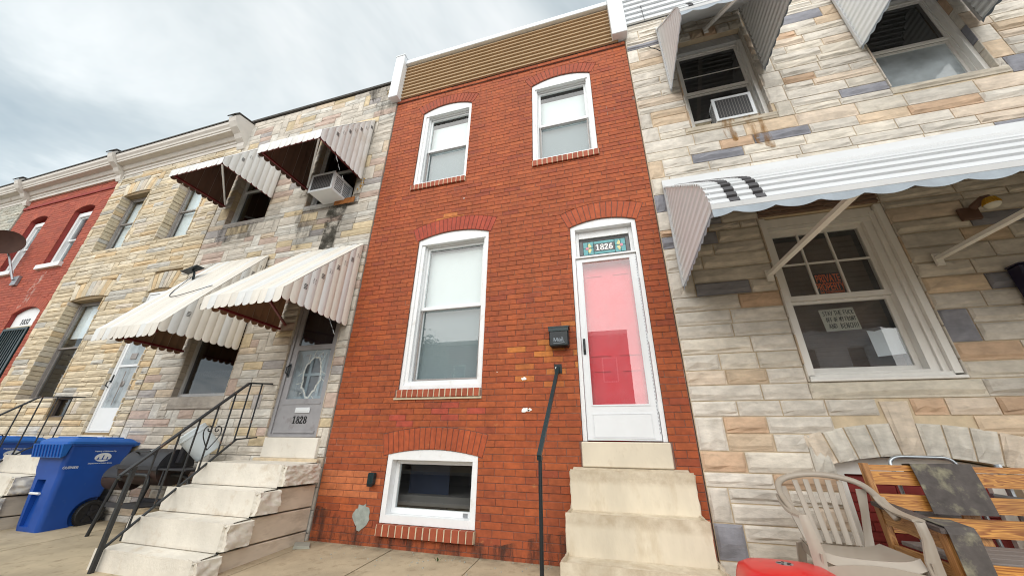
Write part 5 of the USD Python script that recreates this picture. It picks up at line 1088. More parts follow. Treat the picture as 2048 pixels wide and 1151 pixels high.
# ---------------------------------------------------------------- wheeled bins
def bin_(label, loc, rz=0.0):
    """Faces -y: lid lip and lift slot to the street, wheels and handle to the wall."""
    t = thing('wheeled_bin', label, 'bin', loc, group='blue wheeled bins on the pavement'); X, Y, Z = loc
    def loft(levels, mt, name, n=7, parent=t, sm=35):
        v, f = [], []; k = 0; N = 8 * 4
        for (x0, x1, y0, y1, z, rad) in levels:
            p = sbox(x0 + rad, y0 + rad, x1 - rad, y1 - rad); c = []
            for cx, cy, a0 in ((x1 - rad, y1 - rad, 0), (x0 + rad, y1 - rad, 90), (x0 + rad, y0 + rad, 180), (x1 - rad, y0 + rad, 270)):
                for a in np.linspace(a0, a0 + 90, 8): c.append((X + cx + rad * math.cos(math.radians(a)), Y + cy + rad * math.sin(math.radians(a)), Z + z))
            v += c
        L = len(levels)
        for i in range(L - 1):
            for j in range(N): f.append((i * N + j, i * N + (j + 1) % N, (i + 1) * N + (j + 1) % N, (i + 1) * N + j))
        f = np.array(f); f = np.vstack([f[:, [0, 1, 2]], f[:, [0, 2, 3]]]); v = np.array(v); v = np.vstack([v, v[:N].mean(0), v[-N:].mean(0)])
        f = np.vstack([f, [(len(v) - 2, (j + 1) % N, j) for j in range(N)], [(len(v) - 1, (L - 1) * N + j, (L - 1) * N + (j + 1) % N) for j in range(N)]])
        return trimesh.Trimesh(v, f, process=False)
    body = loft([(-.215, .215, -.235, .17, 0, .05), (-.22, .22, -.245, .19, .05, .05), (-.25, .25, -.285, .27, .60, .05), (-.262, .262, -.30, .29, .66, .05), (-.262, .262, -.305, .31, .70, .05), (-.285, .285, -.325, .345, .93, .05), (-.30, .30, -.335, .355, .935, .05), (-.30, .30, -.335, .36, .955, .05)], 'blue_plastic', 'body')
    import manifold3d as m3
    def man(tm): return m3.Manifold(m3.Mesh(np.array(tm.vertices, np.float32), np.array(tm.faces, np.uint32)))
    try:
        tm = body.copy(); tm.merge_vertices(); bm = man(tm)
        slot = man(trimesh.creation.box((.17, .16, .50), trimesh.transformations.translation_matrix((X - .05, Y - .29, Z + .30))))
        for sg in (-1, 1): bm = bm - m3.Manifold.cylinder(.12, .185, .185, 32, True).rotate([0, 90, 0]).translate([X + sg * .235, Y + .17, Z + .145])
        bm = bm - slot; mm = bm.to_mesh(); body = trimesh.Trimesh(mm.vert_properties[:, :3], mm.tri_verts, process=False)
    except Exception as e: print('bin boolean', e)
    b = obj('body', body, 'blue_plastic', t, smooth=30)
    m = M(); m.tube([(X - .14, Y - .285, Z + .40), (X + .04, Y - .285, Z + .40)], .014, 8); obj('lift_bar', m, 'white_metal', b)
    lid = loft([(-.315, .315, -.36, .37, .957, .05), (-.315, .315, -.36, .37, .985, .05), (-.28, .28, -.32, .33, 1.015, .05), (-.26, .26, -.29, .30, 1.03, .05)], 'blue_lid', 'lid'); l = obj('lid', lid, 'blue_lid', t, smooth=30)
    m = M(); m.box(X - .20, X + .20, Y - .26, Y - .05, Z + 1.02, Z + 1.045, b=.012); m.box(X - .20, X + .20, Y + .02, Y + .24, Z + 1.02, Z + 1.045, b=.012); obj('lid_panel', m, 'blue_lid', l)
    m = M(); m.hexa([(X - .29, Y - .37, Z + .80), (X + .29, Y - .37, Z + .80), (X + .29, Y - .33, Z + .83), (X - .29, Y - .33, Z + .83), (X - .30, Y - .40, Z + .955), (X + .30, Y - .40, Z + .955), (X + .30, Y - .32, Z + .96), (X - .30, Y - .32, Z + .96)]); lip = obj('lid_lip', m, 'blue_lid', l)
    for k in range(9):
        x = X - .25 + k * .0625; m = M(); m.beam((x, Y - .376, Z + .81), (x, Y - .404, Z + .945), .012, .01, up=(0, 1, 0)); obj('lip_rib', m, 'blue_plastic', l)
    m = M(); m.tube([(X - .26, Y + .36, Z + .96), (X - .26, Y + .42, Z + .985), (X + .26, Y + .42, Z + .985), (X + .26, Y + .36, Z + .96)], .016, 8); m.hexa([(X + a, Y + c, Z + e) for a, c, e in ((-.3, .33, .93), (.3, .33, .93), (.28, .43, .965), (-.28, .43, .965), (-.3, .33, .96), (.3, .33, .96), (.28, .43, .99), (-.28, .43, .99))]); obj('handle', m, 'blue_lid', t)
    for sg in (-1, 1):
        w = holder('wheel', t); c = (X + sg * .24, Y + .17, Z + .145); ax = (sg, 0, 0)
        m = M(); m.lathe([(.105, -.025), (.135, -.03), (.147, -.02), (.147, .02), (.135, .03), (.105, .025), (.105, -.025)], c, ax, 32); obj('tyre', m, 'black_rubber', w, smooth=35)
        m = M()
        for k in range(40): a = k * 2 * math.pi / 40; m.beam((c[0] - .025, c[1] + .147 * math.cos(a), c[2] + .147 * math.sin(a)), (c[0] + .025, c[1] + .147 * math.cos(a), c[2] + .147 * math.sin(a)), .008, .008)
        obj('tread', m, 'black_rubber', w, kind='stuff')
        m = M(); m.lathe([(0, -.015), (.104, -.015), (.104, .006), (0, .006)], c, ax, 24); m.lathe([(0, .006), (.03, .006), (.026, .03), (0, .032)], c, ax, 14)
        for k in range(5): a = k * 2 * math.pi / 5 + .4; m.beam((c[0] + sg * .012, c[1] + .02 * math.cos(a), c[2] + .02 * math.sin(a)), (c[0] + sg * .012, c[1] + .104 * math.cos(a), c[2] + .104 * math.sin(a)), .022, .012, up=(1, 0, 0))
        obj('rim', m, 'grill_black', w)
    # printed emblem on both cheeks and the maker's word near the front
    for sg in (1, -1):
        def cheek(u, v, w_, sg=sg):      # u along the bin's side (towards the wall for the right cheek), v up
            zz = v; xx = .25 + (.262 - .25) * (zz - .6) / .06 if zz < .66 else .262 + (.285 - .262) * np.clip((zz - .70) / .23, 0, 1); return np.stack([X + sg * (xx + .0012 + np.asarray(w_) * .3), Y + sg * np.asarray(u), Z + np.asarray(zz)], -1)
        CH = lambda u, v, w_: np.array([cheek(a, b, c) for a, b, c in zip(np.atleast_1d(u), np.atleast_1d(v), np.atleast_1d(w_))])
        el = affinity.scale(Point(.05, .80).buffer(1, 16), .085, .052); cut = []
        for k, (dx, hh) in enumerate(((-.045, .03), (-.022, .045), (.0, .06), (.024, .05), (.047, .035))): cut.append(Polygon([(.05 + dx - .007, .775), (.05 + dx + .007, .775), (.05 + dx + .007, .775 + hh * .7), (.05 + dx, .775 + hh), (.05 + dx - .007, .775 + hh * .7)]))
        m = M(); m.prism(el.difference(unary_union(cut[::2])).difference(LineString([(-.02, .772), (.12, .772)]).buffer(.003)), 0, .003, CH); obj('emblem', m, 'white_print', t)
        m = M(); m.text('Property of Baltimore City', .0135, .05, 0, .868, fn=lambda u, v, w_, CH=CH: CH(u + .05, v + .866, w_), bold=True); m.text('Department of Public Works', .0135, .05, 0, .72, fn=lambda u, v, w_, CH=CH: CH(u + .05, v + .723, w_), bold=True); obj('lettering', m, 'white_print', t, kind='stuff')
        m = M(); m.text('CURNER', .026, 0, 0, 0, fn=lambda u, v, w_, CH=CH, sg=sg: CH(u - sg * .22, v + .675, w_), bold=True); obj('lettering', m, 'white_print', t, kind='stuff')
    return t
bin_('blue wheeled bin nearest the camera, standing before the door of the yellow stone house', (-6.93, -.42, -.04))
bin_('blue wheeled bin half hidden behind the left marble steps', (-8.95, -.42, -.04))
# ---------------------------------------------------------------- barrel grill behind the railing
g = thing('barrel_grill', 'black barrel smoker grill with side firebox behind the iron railing', 'grill', (-5.55, -.36, -.02)); gy = -.36
R = .20; gx0, gx1, gzc = -5.95, -5.28, .68
def half_drum(x0, x1, yc, zc, R, a0, a1, n=14): 
    pts = [(yc + R * math.cos(math.radians(a)), zc + R * math.sin(math.radians(a))) for a in np.linspace(a0, a1, n)]; return Polygon(pts)
XF = lambda u, v, w: np.stack([w, u, v], -1)
m = M(); m.prism(half_drum(0, 0, gy, gzc, R, 0, 180), gx0, gx1, XF); lid = obj('hood', m, 'grill_black', g, smooth=25)
m = M(); m.prism(half_drum(0, 0, gy, gzc - .004, R, 180, 360), gx0, gx1, XF); obj('barrel', m, 'grill_rust', g, smooth=25)
m = M(); m.box(gx0 - .01, gx1 + .01, gy - R - .012, gy - R + .02, gzc - .03, gzc + .02, b=.004); obj('rim', m, 'grill_black', g)
m = M(); m.tube([(-5.75, gy - .15, gzc + .14), (-5.75, gy - .20, gzc + .17), (-5.50, gy - .20, gzc + .17), (-5.50, gy - .15, gzc + .14)], .009); obj('handle', m, 'black_iron', lid)
m = M(); m.lathe([(0, 0), (.03, 0), (.03, .012), (0, .014)], (-5.62, gy - .11, gzc + .17), (0, -.6, .8), 14); obj('gauge', m, 'grey_metal', lid)
m = M(); m.prism(half_drum(0, 0, gy, .55, .145, 0, 180), -6.27, gx0 - .004, XF); fb = obj('firebox_lid', m, 'grill_black', g, smooth=25)
m = M(); m.prism(half_drum(0, 0, gy, .546, .145, 180, 360), -6.27, gx0 - .004, XF); obj('firebox', m, 'grill_rust', g, smooth=25)
m = M(); m.tube([(gx1 + .02, gy, gzc + .05), (gx1 + .05, gy, gzc + .25)], .04); obj('chimney', m, 'grill_black', g)
for yy in (gy - .19, gy + .17):
    m = M(); m.tube([(-5.98, yy - .02, -.04)] + list(bez((-5.90, yy, .50), (-5.88, yy, .60), (-5.82, yy, .60), n=6)) + list(bez((-5.45, yy, .60), (-5.37, yy, .60), (-5.36, yy, .50), n=6)) + [(-5.40, yy - .02, -.04)], .018, 10); obj('leg_frame', m, 'black_iron', g, smooth=40)
m = M(); m.beam((-5.93, gy - .19, .28), (-5.38, gy - .19, .28), .02, .05); m.beam((-5.93, gy + .17, .28), (-5.38, gy + .17, .28), .02, .05); m.box(-5.93, -5.38, gy - .17, gy + .15, .262, .272); obj('lower_shelf', m, 'grill_black', g)
m = M(); m.box(gx1 + .01, gx1 + .46, gy - .20, gy + .12, .655, .675, b=.004); m.beam((gx1 + .10, gy - .18, .655), (gx1 + .10, gy - .18, .50), .015, .015, up=(0, 1, 0)); obj('side_table', m, 'grill_black', g)
m = M(); m.tube(list(bez((gx1 + .05, gy - .05, .60), (gx1 + .34, gy - .05, .62), (gx1 + .36, gy - .05, .52), n=8)) + [(gx1 + .36, gy - .05, .2)], .018); obj('table_bracket', m, 'black_iron', g)
bk = thing('white_bucket', 'white cylindrical bucket lying tipped on the side table of the grill', 'bucket', (-4.97, -.33, .80))
a0, a1 = np.array((-5.13, -.30, .90)), np.array((-4.80, -.30, 1.0 - .02)); ax = np.array((.41, .57, -.70)); ax /= np.linalg.norm(ax); c0 = np.array((-5.03, -.36, .965)) - ax * .17
m = M(); m.lathe([(0, -.0), (.13, 0), (.148, .005), (.152, .012), (.15, .03), (.138, .34), (.135, .352), (.125, .356), (0, .356)], c0, ax, 28); m.lathe([(.151, .05), (.156, .053), (.156, .068), (.151, .071)], c0, ax, 28); obj('shell', m, 'bucket_white', bk, smooth=35)
m = M(); m.box(-5.22, -5.0, -.16, -.12, -.01, .50); obj('grey_board', m, 'grey_metal', label='grey metal sheet propped on end behind the grill legs', cat='board')
# ---------------------------------------------------------------- mailbox, meter box, porch light, navy box
mb = thing('mailbox', 'black metal mailbox lettered Mail on the brick beside the white door', 'mailbox', (-.565, -.012, 1.97))
m = M(); m.box(-.672, -.458, -.125, -.012, 1.975, 2.18, b=.012); obj('body', m, 'black_paint', mb)
m = M(); m.hexa([(-.68, -.135, 2.182), (-.45, -.135, 2.182), (-.45, -.012, 2.182), (-.68, -.012, 2.182), (-.68, -.135, 2.195), (-.45, -.135, 2.195), (-.45, -.012, 2.235), (-.68, -.012, 2.235)]); m.box(-.676, -.454, -.133, -.126, 2.14, 2.181, b=.002); obj('lid', m, 'green_black', mb)
m = M(); m.text('Mail', .042, -.565, -.1255, 2.025, bold=False, depth=.0015); m.box(-.625, -.505, -.1275, -.1255, 2.006, 2.010); m.beam((-.505, -.1265, 2.008), (-.495, -.1265, 2.018), .002, .004, up=(0, 1, 0)); obj('lettering', m, 'blue_grey_metal', mb)
mt = thing('vent_box', 'small dark green box fixed to the brick left of the basement window', 'vent box', (-2.715, -.01, .56))
m = M(); m.box(-2.755, -2.68, -.075, -.012, .565, .68, b=.008); obj('cover', m, 'green_black', mt)
m = M(); m.hexa([(-2.75, -.07, .545), (-2.685, -.07, .545), (-2.685, -.02, .564), (-2.75, -.02, .564), (-2.75, -.075, .58), (-2.685, -.075, .58), (-2.685, -.02, .58), (-2.75, -.02, .58)]); obj('flap', m, 'black_paint', mt)
pl = thing('porch_light', 'yellow ribbed bulb in a dark wall fitting under the wide white awning', 'lamp', (3.38, -.05, 3.02))
m = M(); m.box(3.27, 3.42, -.075, -.045, 2.96, 3.09, b=.006); m.tube([(3.38, -.07, 3.08), (3.41, -.16, 3.11), (3.43, -.19, 3.10)], [.03, .035, .03], 12); obj('fitting', m, 'brown_metal', pl)
m = M(); m.lathe([(0, 0), (.032, 0), (.05, .055), (.055, .06), (.055, .066), (0, .066)], (3.42, -.19, 3.095), (0, 0, -1), 20)
for k in range(14): a = k * 2 * math.pi / 14; m.beam((3.42 + .034 * math.cos(a), -.19 + .034 * math.sin(a), 3.09), (3.42 + .055 * math.cos(a), -.19 + .055 * math.sin(a), 3.035), .005, .012)
bb = obj('bulb_housing', m, 'bulb_yellow', pl); m = M(); m.lathe([(.054, 0), (.052, .012), (.038, .03), (.018, .038), (0, .04)], (3.42, -.19, 3.028), (0, 0, -1), 20); obj('bulb', m, 'bulb_white', pl, smooth=True)
nb = thing('wall_box', 'dark navy box on the stone wall at the right edge of the frame', 'wall box', (3.55, -.05, 2.1)); m = M(); m.box(3.37, 3.72, -.16, -.045, 2.06, 2.44, b=.008); obj('body', m, 'navy_box', nb); m = M(); m.box(3.365, 3.725, -.168, -.045, 2.442, 2.455); obj('lid', m, 'navy_box', nb)
# ---------------------------------------------------------------- notices in the window
def pap(name, label, q, y, mt): m = M(); m.add([(a, y, b) for a, b in q] + [(a, y + .0012, b) for a, b in q], [(0, 1, 2, 3), (4, 7, 6, 5), (0, 4, 5, 1), (1, 5, 6, 2), (2, 6, 7, 3), (3, 7, 4, 0)]); return m
ns = thing('notice_sign', 'black and orange PRIVATE PROPERTY sign in the upper sash', 'sign', (2.15, .112, 2.52)); m = M(); m.box(2.03, 2.29, .112, .114, 2.405, 2.632); obj('plate', m, 'sign_black', ns)
m = M(); m.text('PRIVATE', .078, 2.165, .1118, 2.538, width=.205); m.text('PROPERTY', .078, 2.16, .1118, 2.445, width=.24); m.text('NO TRESPASSING', .020, 2.165, .1118, 2.414, width=.20); obj('lettering', m, 'orange_print', ns, kind='stuff')
cs = thing('cardboard_note', 'handwritten cardboard note taped inside the lower sash', 'sign', (2.15, .142, 2.03)); m = pap('', '', [(2.015, 2.03), (2.30, 2.04), (2.29, 2.262), (2.004, 2.252)], .142, 'cardboard'); obj('card', m, 'cardboard', cs)
STK = {'S': [[(.9, .85), (.5, 1), (.1, .8), (.3, .55), (.8, .4), (.7, .05), (.1, .1)]], 'T': [[(0, 1), (1, .95)], [(.5, 1), (.45, 0)]], 'A': [[(0, 0), (.5, 1), (1, 0)], [(.2, .4), (.8, .4)]], 'Y': [[(0, 1), (.5, .5)], [(1, 1), (.4, 0)]], 'H': [[(0, 0), (.05, 1)], [(.9, 0), (.95, 1)], [(0, .5), (.9, .5)]],
       'E': [[(.9, 1), (.1, .95), (.1, 0), (.9, .05)], [(.1, .5), (.7, .5)]], 'F': [[(.9, 1), (.1, .95), (.1, 0)], [(.1, .5), (.7, .5)]], 'U': [[(0, 1), (.05, .2), (.5, 0), (.9, .2), (.95, 1)]], 'C': [[(.9, .85), (.5, 1), (.1, .5), (.4, 0), (.9, .1)]], 'K': [[(.1, 0), (.1, 1)], [(.9, 1), (.1, .45), (.9, 0)]], 'O': [[(.5, 1), (.05, .5), (.5, 0), (.95, .5), (.5, 1)]],
       'M': [[(0, 0), (.1, 1), (.5, .4), (.9, 1), (1, 0)]], 'R': [[(.1, 0), (.1, 1), (.8, .85), (.7, .55), (.1, .5), (.9, 0)]], 'N': [[(.1, 0), (.1, 1), (.9, 0), (.9, 1)]], 'D': [[(.1, 0), (.1, 1), (.8, .8), (.85, .25), (.1, 0)]], 'B': [[(.1, 0), (.1, 1), (.8, .8), (.1, .52), (.9, .3), (.1, 0)]], '!': [[(.4, 1), (.4, .3)], [(.4, .08), (.42, 0)]], ' ': []}
def scrawl(m, txt, x, z, w, h, y, r, wd=.0026):
    for c in txt:
        for s in STK[c]:
            pts = [(x + p * w * .78 + r.uniform(-.06, .06) * w, z + q * h + r.uniform(-.05, .05) * h) for p, q in s]; m.prism(LineString(pts).buffer(wd, 2), y - .0008, y)
        x += w * (0.55 if c in ' !' else 1); z += .0005
r = random.Random(4); m = M()
scrawl(m, 'STAY THE FUCK', 2.028, 2.19, .0215, .043, .1418, r); scrawl(m, 'OFF OF MY FRONT', 2.042, 2.125, .0180, .042, .1418, r); scrawl(m, 'AND', 2.05, 2.06, .023, .044, .1418, r); scrawl(m, 'BENCH!!', 2.145, 2.058, .0235, .048, .1418, r); obj('handwriting', m, 'black_letter', cs, kind='stuff')
wp = pap('', '', [(2.335, 1.77), (2.55, 1.79), (2.555, 2.03), (2.46, 2.025), (2.40, 2.01), (2.325, 2.015)][:4], .142, 'paper'); wp = M(); wp.prism(Polygon([(2.335, 1.77), (2.55, 1.79), (2.545, 1.93), (2.555, 2.02), (2.50, 2.032), (2.44, 2.025), (2.385, 2.008), (2.327, 2.02)]), .142, .1432); obj('blank_sheet', wp, 'paper', label='blank white sheet of paper in the corner of the lower sash', cat='paper')
# ---------------------------------------------------------------- satellite dish, wires, bracket
ds = thing('satellite_dish', 'brown satellite dish on a grey arm before the dark red house', 'satellite dish', (-13.3, -.3, 4.9))
c = np.array((-13.22, -.34, 5.06)); ax = np.array((.80, -.52, .10)); ax /= np.linalg.norm(ax); prof = [(rr, .28 * rr * rr / .36) for rr in np.linspace(0, .30, 8)] ; prof += [(rr, .28 * rr * rr / .36 + .006 + .001) for rr in np.linspace(.305, 0, 8)]
m = M(); m.lathe(prof, c, ax, 28); obj('reflector', m, 'dish_brown', ds, smooth=40)
tip = c + ax * .42 - np.array((0, 0, .16)); m = M(); m.tube([c - np.array((0, 0, .27)), c - np.array((0, 0, .27)) + ax * .2, tip], .012); m.tube([tip, tip - ax * .06 + (0, 0, .05)], [.03, .02]); obj('feed_arm', m, 'grey_metal', ds)
m = M(); m.tube([c - ax * .02, (-13.10, -.20, 4.75), (-12.75, -.08, 4.2)], .02); m.box(-12.83, -12.63, -.06, -.015, 4.08, 4.30); obj('mast', m, 'grey_metal', ds)
w_ = M(); w_.tube([(.96, -.06, 6.52), (.99, -.10, 6.40), (1.04, -.12, 6.33), (1.10, -.09, 6.30)], .006); obj('loose_wire', w_, 'black_rubber', label='loose black wire end sticking out of the stone left of the upper awning', cat='wire')
wr = M(); wr.tube([(.98, -.045, 7.6), (.985, -.085, 7.1)], .004); obj('hanging_wire', wr, 'black_rubber', label='thin wire hanging down the white parapet siding at the top right', cat='wire')
br = thing('antenna_bracket', 'small black flat bracket with a thin cable standing on the window awning', 'bracket', (-6.3, -.45, 3.36))
m = M(); m.tube([(-6.30, -.40, 3.30), (-6.30, -.42, 3.42), (-6.33, -.44, 3.46)], .016); m.hexa([(-6.50, -.50, 3.43), (-6.18, -.50, 3.50), (-6.18, -.38, 3.50), (-6.50, -.38, 3.43), (-6.50, -.50, 3.442), (-6.18, -.50, 3.512), (-6.18, -.38, 3.512), (-6.50, -.38, 3.442)]); obj('plate', m, 'black_paint', br)
m = M(); m.tube(bez((-6.30, -.42, 3.36), (-6.28, -.75, 2.75), (-5.9, -.85, 2.75), (-5.45, -.62, 3.02), n=18), .005, 6); obj('cable', m, 'black_rubber', br)
# ---------------------------------------------------------------- plastic armchair
CX, CY, CA = 1.36, -.62, math.radians(-4)
def C(p):                           # chair frame: +x its left-to-right as seen from the front camera, -y front, z up from the ground under it
    p = np.asarray(p, float); x, y = p[..., 0], p[..., 1]; return np.stack([CX + x * math.cos(CA) - y * math.sin(CA), CY + x * math.sin(CA) + y * math.cos(CA), p[..., 2] - .035], -1)
ch = thing('plastic_chair', 'beige moulded plastic armchair beside the wooden bench', 'chair', (CX, CY, -.035))
def strip(pts, w, th, wd, name, mt='beige_plastic', crown=.0):
    """Flat moulded bar along pts; wd: direction of its width."""
    pts = np.asarray(pts, float); wd = np.asarray(wd, float); W = np.broadcast_to(w, (len(pts),)); u = np.linspace(-.5, .5, 5); tg = np.gradient(pts, axis=0); g = []
    for k in u: 
        D = np.broadcast_to(wd, pts.shape); nn = np.cross(D, tg); nn /= np.linalg.norm(nn, axis=1)[:, None] + 1e-9; g.append(pts + D * (W * k)[:, None] + nn * crown * (1 - (2 * k) ** 2))
    m = M(); m.sheet(C(np.array(g)), th); return obj(name, m, mt, ch, smooth=50)
u = np.linspace(-1, 1, 15); v = np.linspace(0, 1, 13); g = []
for a in u:
    row = []
    for b in v:
        w = .225 + .015 * b; x = a * w; y = .20 - .44 * b; z = .415 - .012 * (1 - a * a) + .012 * (b > .9) - (.05 * max(0, (b - .88) / .12) ** 2) + .02 * abs(a) ** 6; row.append((x, y, z))
    g.append(row)
m = M(); m.sheet(C(np.array(g))[::-1], -.008); obj('seat', m, 'beige_plastic', ch, smooth=50)
strip([(x, -.243 - .012 * (1 - (x / .24) ** 2), .365 - .03 * (x / .24) ** 2) for x in np.linspace(-.235, .235, 13)], .075, .008, (0, 0, 1), 'seat_apron')
hoop = [(-.275, -.02, .62), (-.285, .10, .68), (-.28, .20, .745), (-.235, .265, .80), (-.12, .295, .835), (0, .30, .845), (.12, .295, .835), (.235, .265, .80), (.28, .20, .745), (.285, .10, .68), (.275, -.02, .62)]
from scipy.interpolate import CubicSpline
hp = CubicSpline(np.arange(11), hoop)(np.linspace(0, 10, 61)); m = M(); m.tube(C(hp), .021, 12, squash=.75); obj('back_hoop', m, 'beige_plastic', ch, smooth=True)
for k, x in enumerate(np.linspace(-.13, .13, 5)): strip([(x * .85, .205, .42), (x * .92, .235, .55), (x, .272, .70), (x * 1.08, .288, .815 - abs(x) * .09)], .034, .006, (1, 0, 0), 'back_slat', crown=-.003)
for sg in (-1, 1):
    strip([(sg * .165, .20, .415), (sg * .19, .225, .50), (sg * .22, .245, .62), (sg * .245, .262, .76)], [.055, .045, .045, .06], .008, (1, 0, 0), 'back_stile', crown=-.003)
    ar = CubicSpline([0, 1, 2, 3], [(sg * .285, .16, .715), (sg * .29, .05, .655), (sg * .295, -.10, .635), (sg * .285, -.225, .63)])(np.linspace(0, 3, 18)); strip(ar[::sg], .055, .014, (1, 0, 0), 'armrest', crown=-.006)
    strip([(sg * .285, -.228, .632), (sg * .282, -.25, .55), (sg * .268, -.25, .44), (sg * .275, -.262, .22), (sg * .285, -.275, 0.002)][::sg], [.055, .055, .075, .06, .05], .010, (1, 0, 0), 'front_leg', crown=.010)
    strip([(sg * .262, -.25, .44), (sg * .268, -.21, .30), (sg * .28, -.24, 0.002)][::-sg], [.05, .055, .035], .010, (0, 1, 0), 'front_leg_web')
    strip([(sg * .23, .19, .415), (sg * .25, .25, .2), (sg * .265, .29, 0.002)][::-sg], [.06, .05, .045], .010, (1, 0, 0), 'rear_leg', crown=.008)
    strip([(sg * .225, .19, .40), (sg * .236, -.02, .385), (sg * .24, -.24, .37)][::sg], .06, .008, (0, 0, 1), 'side_apron')
# ---------------------------------------------------------------- wooden bench
bx0, bx1, by0, by1 = 1.69, 2.95, -.93, -.30
bn = thing('wooden_bench', 'slatted pine bench with dark weathered arms under the stone wall', 'bench', ((bx0 + bx1) / 2, -.62, -.05))
def board(x0, x1, y, z0, z1, mt='pine', th=.024, lean=.10, name='back_slat', b=.004):
    yy = y + (z0 - .42) * lean; m = M(); m.hexa([(x0, yy - th, z0), (x1, yy - th, z0), (x1, yy, z0), (x0, yy, z0), (x0, yy - th + (z1 - z0) * lean, z1), (x1, yy - th + (z1 - z0) * lean, z1), (x1, yy + (z1 - z0) * lean, z1), (x0, yy + (z1 - z0) * lean, z1)]); return obj(name, m, mt, bn)
for z0, z1 in ((.848, .885), (.758, .843), (.605, .700), (.470, .572)): board(bx0 + .035, bx1, -.375, z0, z1)
m = M(); m.hexa([(bx0, -.415, -.03), (bx0 + .035, -.415, -.03), (bx0 + .035, -.36, -.03), (bx0, -.36, -.03), (bx0 - .002, -.365, .895), (bx0 + .033, -.365, .895), (bx0 + .033, -.31, .895), (bx0 - .002, -.31, .895)]); obj('rear_post', m, 'pine_z', bn)
m = M(); m.hexa([(2.16, -.37, .40), (2.25, -.37, .40), (2.25, -.35, .40), (2.16, -.35, .40), (2.16, -.325, .87), (2.25, -.325, .87), (2.25, -.305, .87), (2.16, -.305, .87)]); obj('back_batten', m, 'pine_z', bn)
m = M(); m.hexa([(bx1 - .03, -.40, -.03), (bx1 + .01, -.40, -.03), (bx1 + .01, -.35, -.03), (bx1 - .03, -.35, -.03), (bx1 - .03, -.35, .895), (bx1 + .01, -.35, .895), (bx1 + .01, -.30, .895), (bx1 - .03, -.30, .895)]); obj('rear_post', m, 'pine_z', bn)
for k in range(4):
    y0 = -.53 - k * .125; m = M(); m.box(bx0 + .04, bx1, y0 - .0, y0 + .115, .405, .43, b=.004); obj('seat_slat', m, 'grey_weathered', bn)
m = M(); m.box(bx0 + .03, bx1, by0 - .02, by0 + .005, .33, .425, b=.003); obj('front_rail', m, 'pine', bn)
for xx in (bx0, bx1 - .03):
    m = M(); m.hexa([(xx - .03, by0 - .03, .56), (xx + .07, by0 - .03, .56), (xx + .07, -.36, .625), (xx - .03, -.36, .625), (xx - .03, by0 - .03, .585), (xx + .07, by0 - .03, .585), (xx + .07, -.36, .65), (xx - .03, -.36, .65)]); obj('armrest', m, 'arm_wood', bn)
    m = M(); m.box(xx, xx + .035, by0, by0 + .06, -.09, .558, b=.003); m.box(xx + .036, xx + .09, by0, by0 + .025, -.09, .557, b=.003); obj('front_leg', m, 'pine_z', bn)
    m = M(); m.hexa([(xx + .002, by0 + .062, .47), (xx + .03, by0 + .062, .47), (xx + .03, -.40, .52), (xx + .002, -.40, .52), (xx + .002, by0 + .062, .555), (xx + .03, by0 + .062, .555), (xx + .03, -.40, .615), (xx + .002, -.40, .615)]); obj('arm_rail', m, 'pine_y', bn)
    m = M(); m.box(xx + .002, xx + .03, by0 + .062, -.40, .30, .40); obj('side_rail', m, 'pine_y', bn)
    m = M(); m.box(xx + .002, xx + .03, by0 + .062, -.40, .12, .20); obj('side_rail', m, 'pine_y', bn)
s1 = np.array([[(x, y, z) for y, z in ((-.285, .80), (-.292, .892), (-.375, .897), (-.382, .86), (-.404, .75), (-.422, .598))] for x in (1.965, 2.05, 2.14, 2.22, 2.305)]) + np.array([[(0, .002 * math.sin(i * 2.1 + j), .002 * math.cos(i + j * 1.7)) for j in range(6)] for i in range(5)])
m = M(); m.sheet(s1, .004); obj('tar_paper', m, 'tar_paper', label='stained black tar paper sheet draped over the back of the bench', cat='tar paper')
s2 = np.array([[(x, y, z) for y, z in ((-.80, .608), (-.957, .592), (-.970, .56), (-.975, .45), (-.980, .335))] for x in (1.685, 1.73, 1.775, 1.815)])
m = M(); m.sheet(s2, .004); obj('tar_paper', m, 'tar_paper', label='black tar paper strip folded over the front end of the bench arm', cat='tar paper')
# ---------------------------------------------------------------- folded metal chair behind the bench
fc = thing('folding_chair', 'folded metal chair leaning on the wall behind the bench, only its tube showing', 'folding chair', (2.17, -.15, -.02))
m = M(); m.tube([(1.955, -.24, -.01), (1.965, -.17, .85)] + list(bez((1.97, -.15, .89), (1.985, -.148, .94), (2.06, -.148, .94), n=7)) + list(bez((2.29, -.148, .94), (2.355, -.148, .94), (2.372, -.15, .89), n=7)) + [(2.38, -.17, .85), (2.385, -.24, -.01)], .0125, 10); obj('frame', m, 'steel_tube', fc, smooth=40)
m = M(); m.box(1.985, 2.355, -.20, -.188, .42, .66, b=.004); obj('seat', m, 'grey_metal', fc)
m = M(); m.tube([(2.55, -.22, -.02), (2.60, -.16, .90)], .02); m.tube([(2.46, -.20, .70), (2.75, -.20, .66)], .018); obj('leg_tube', m, 'steel_tube', fc)
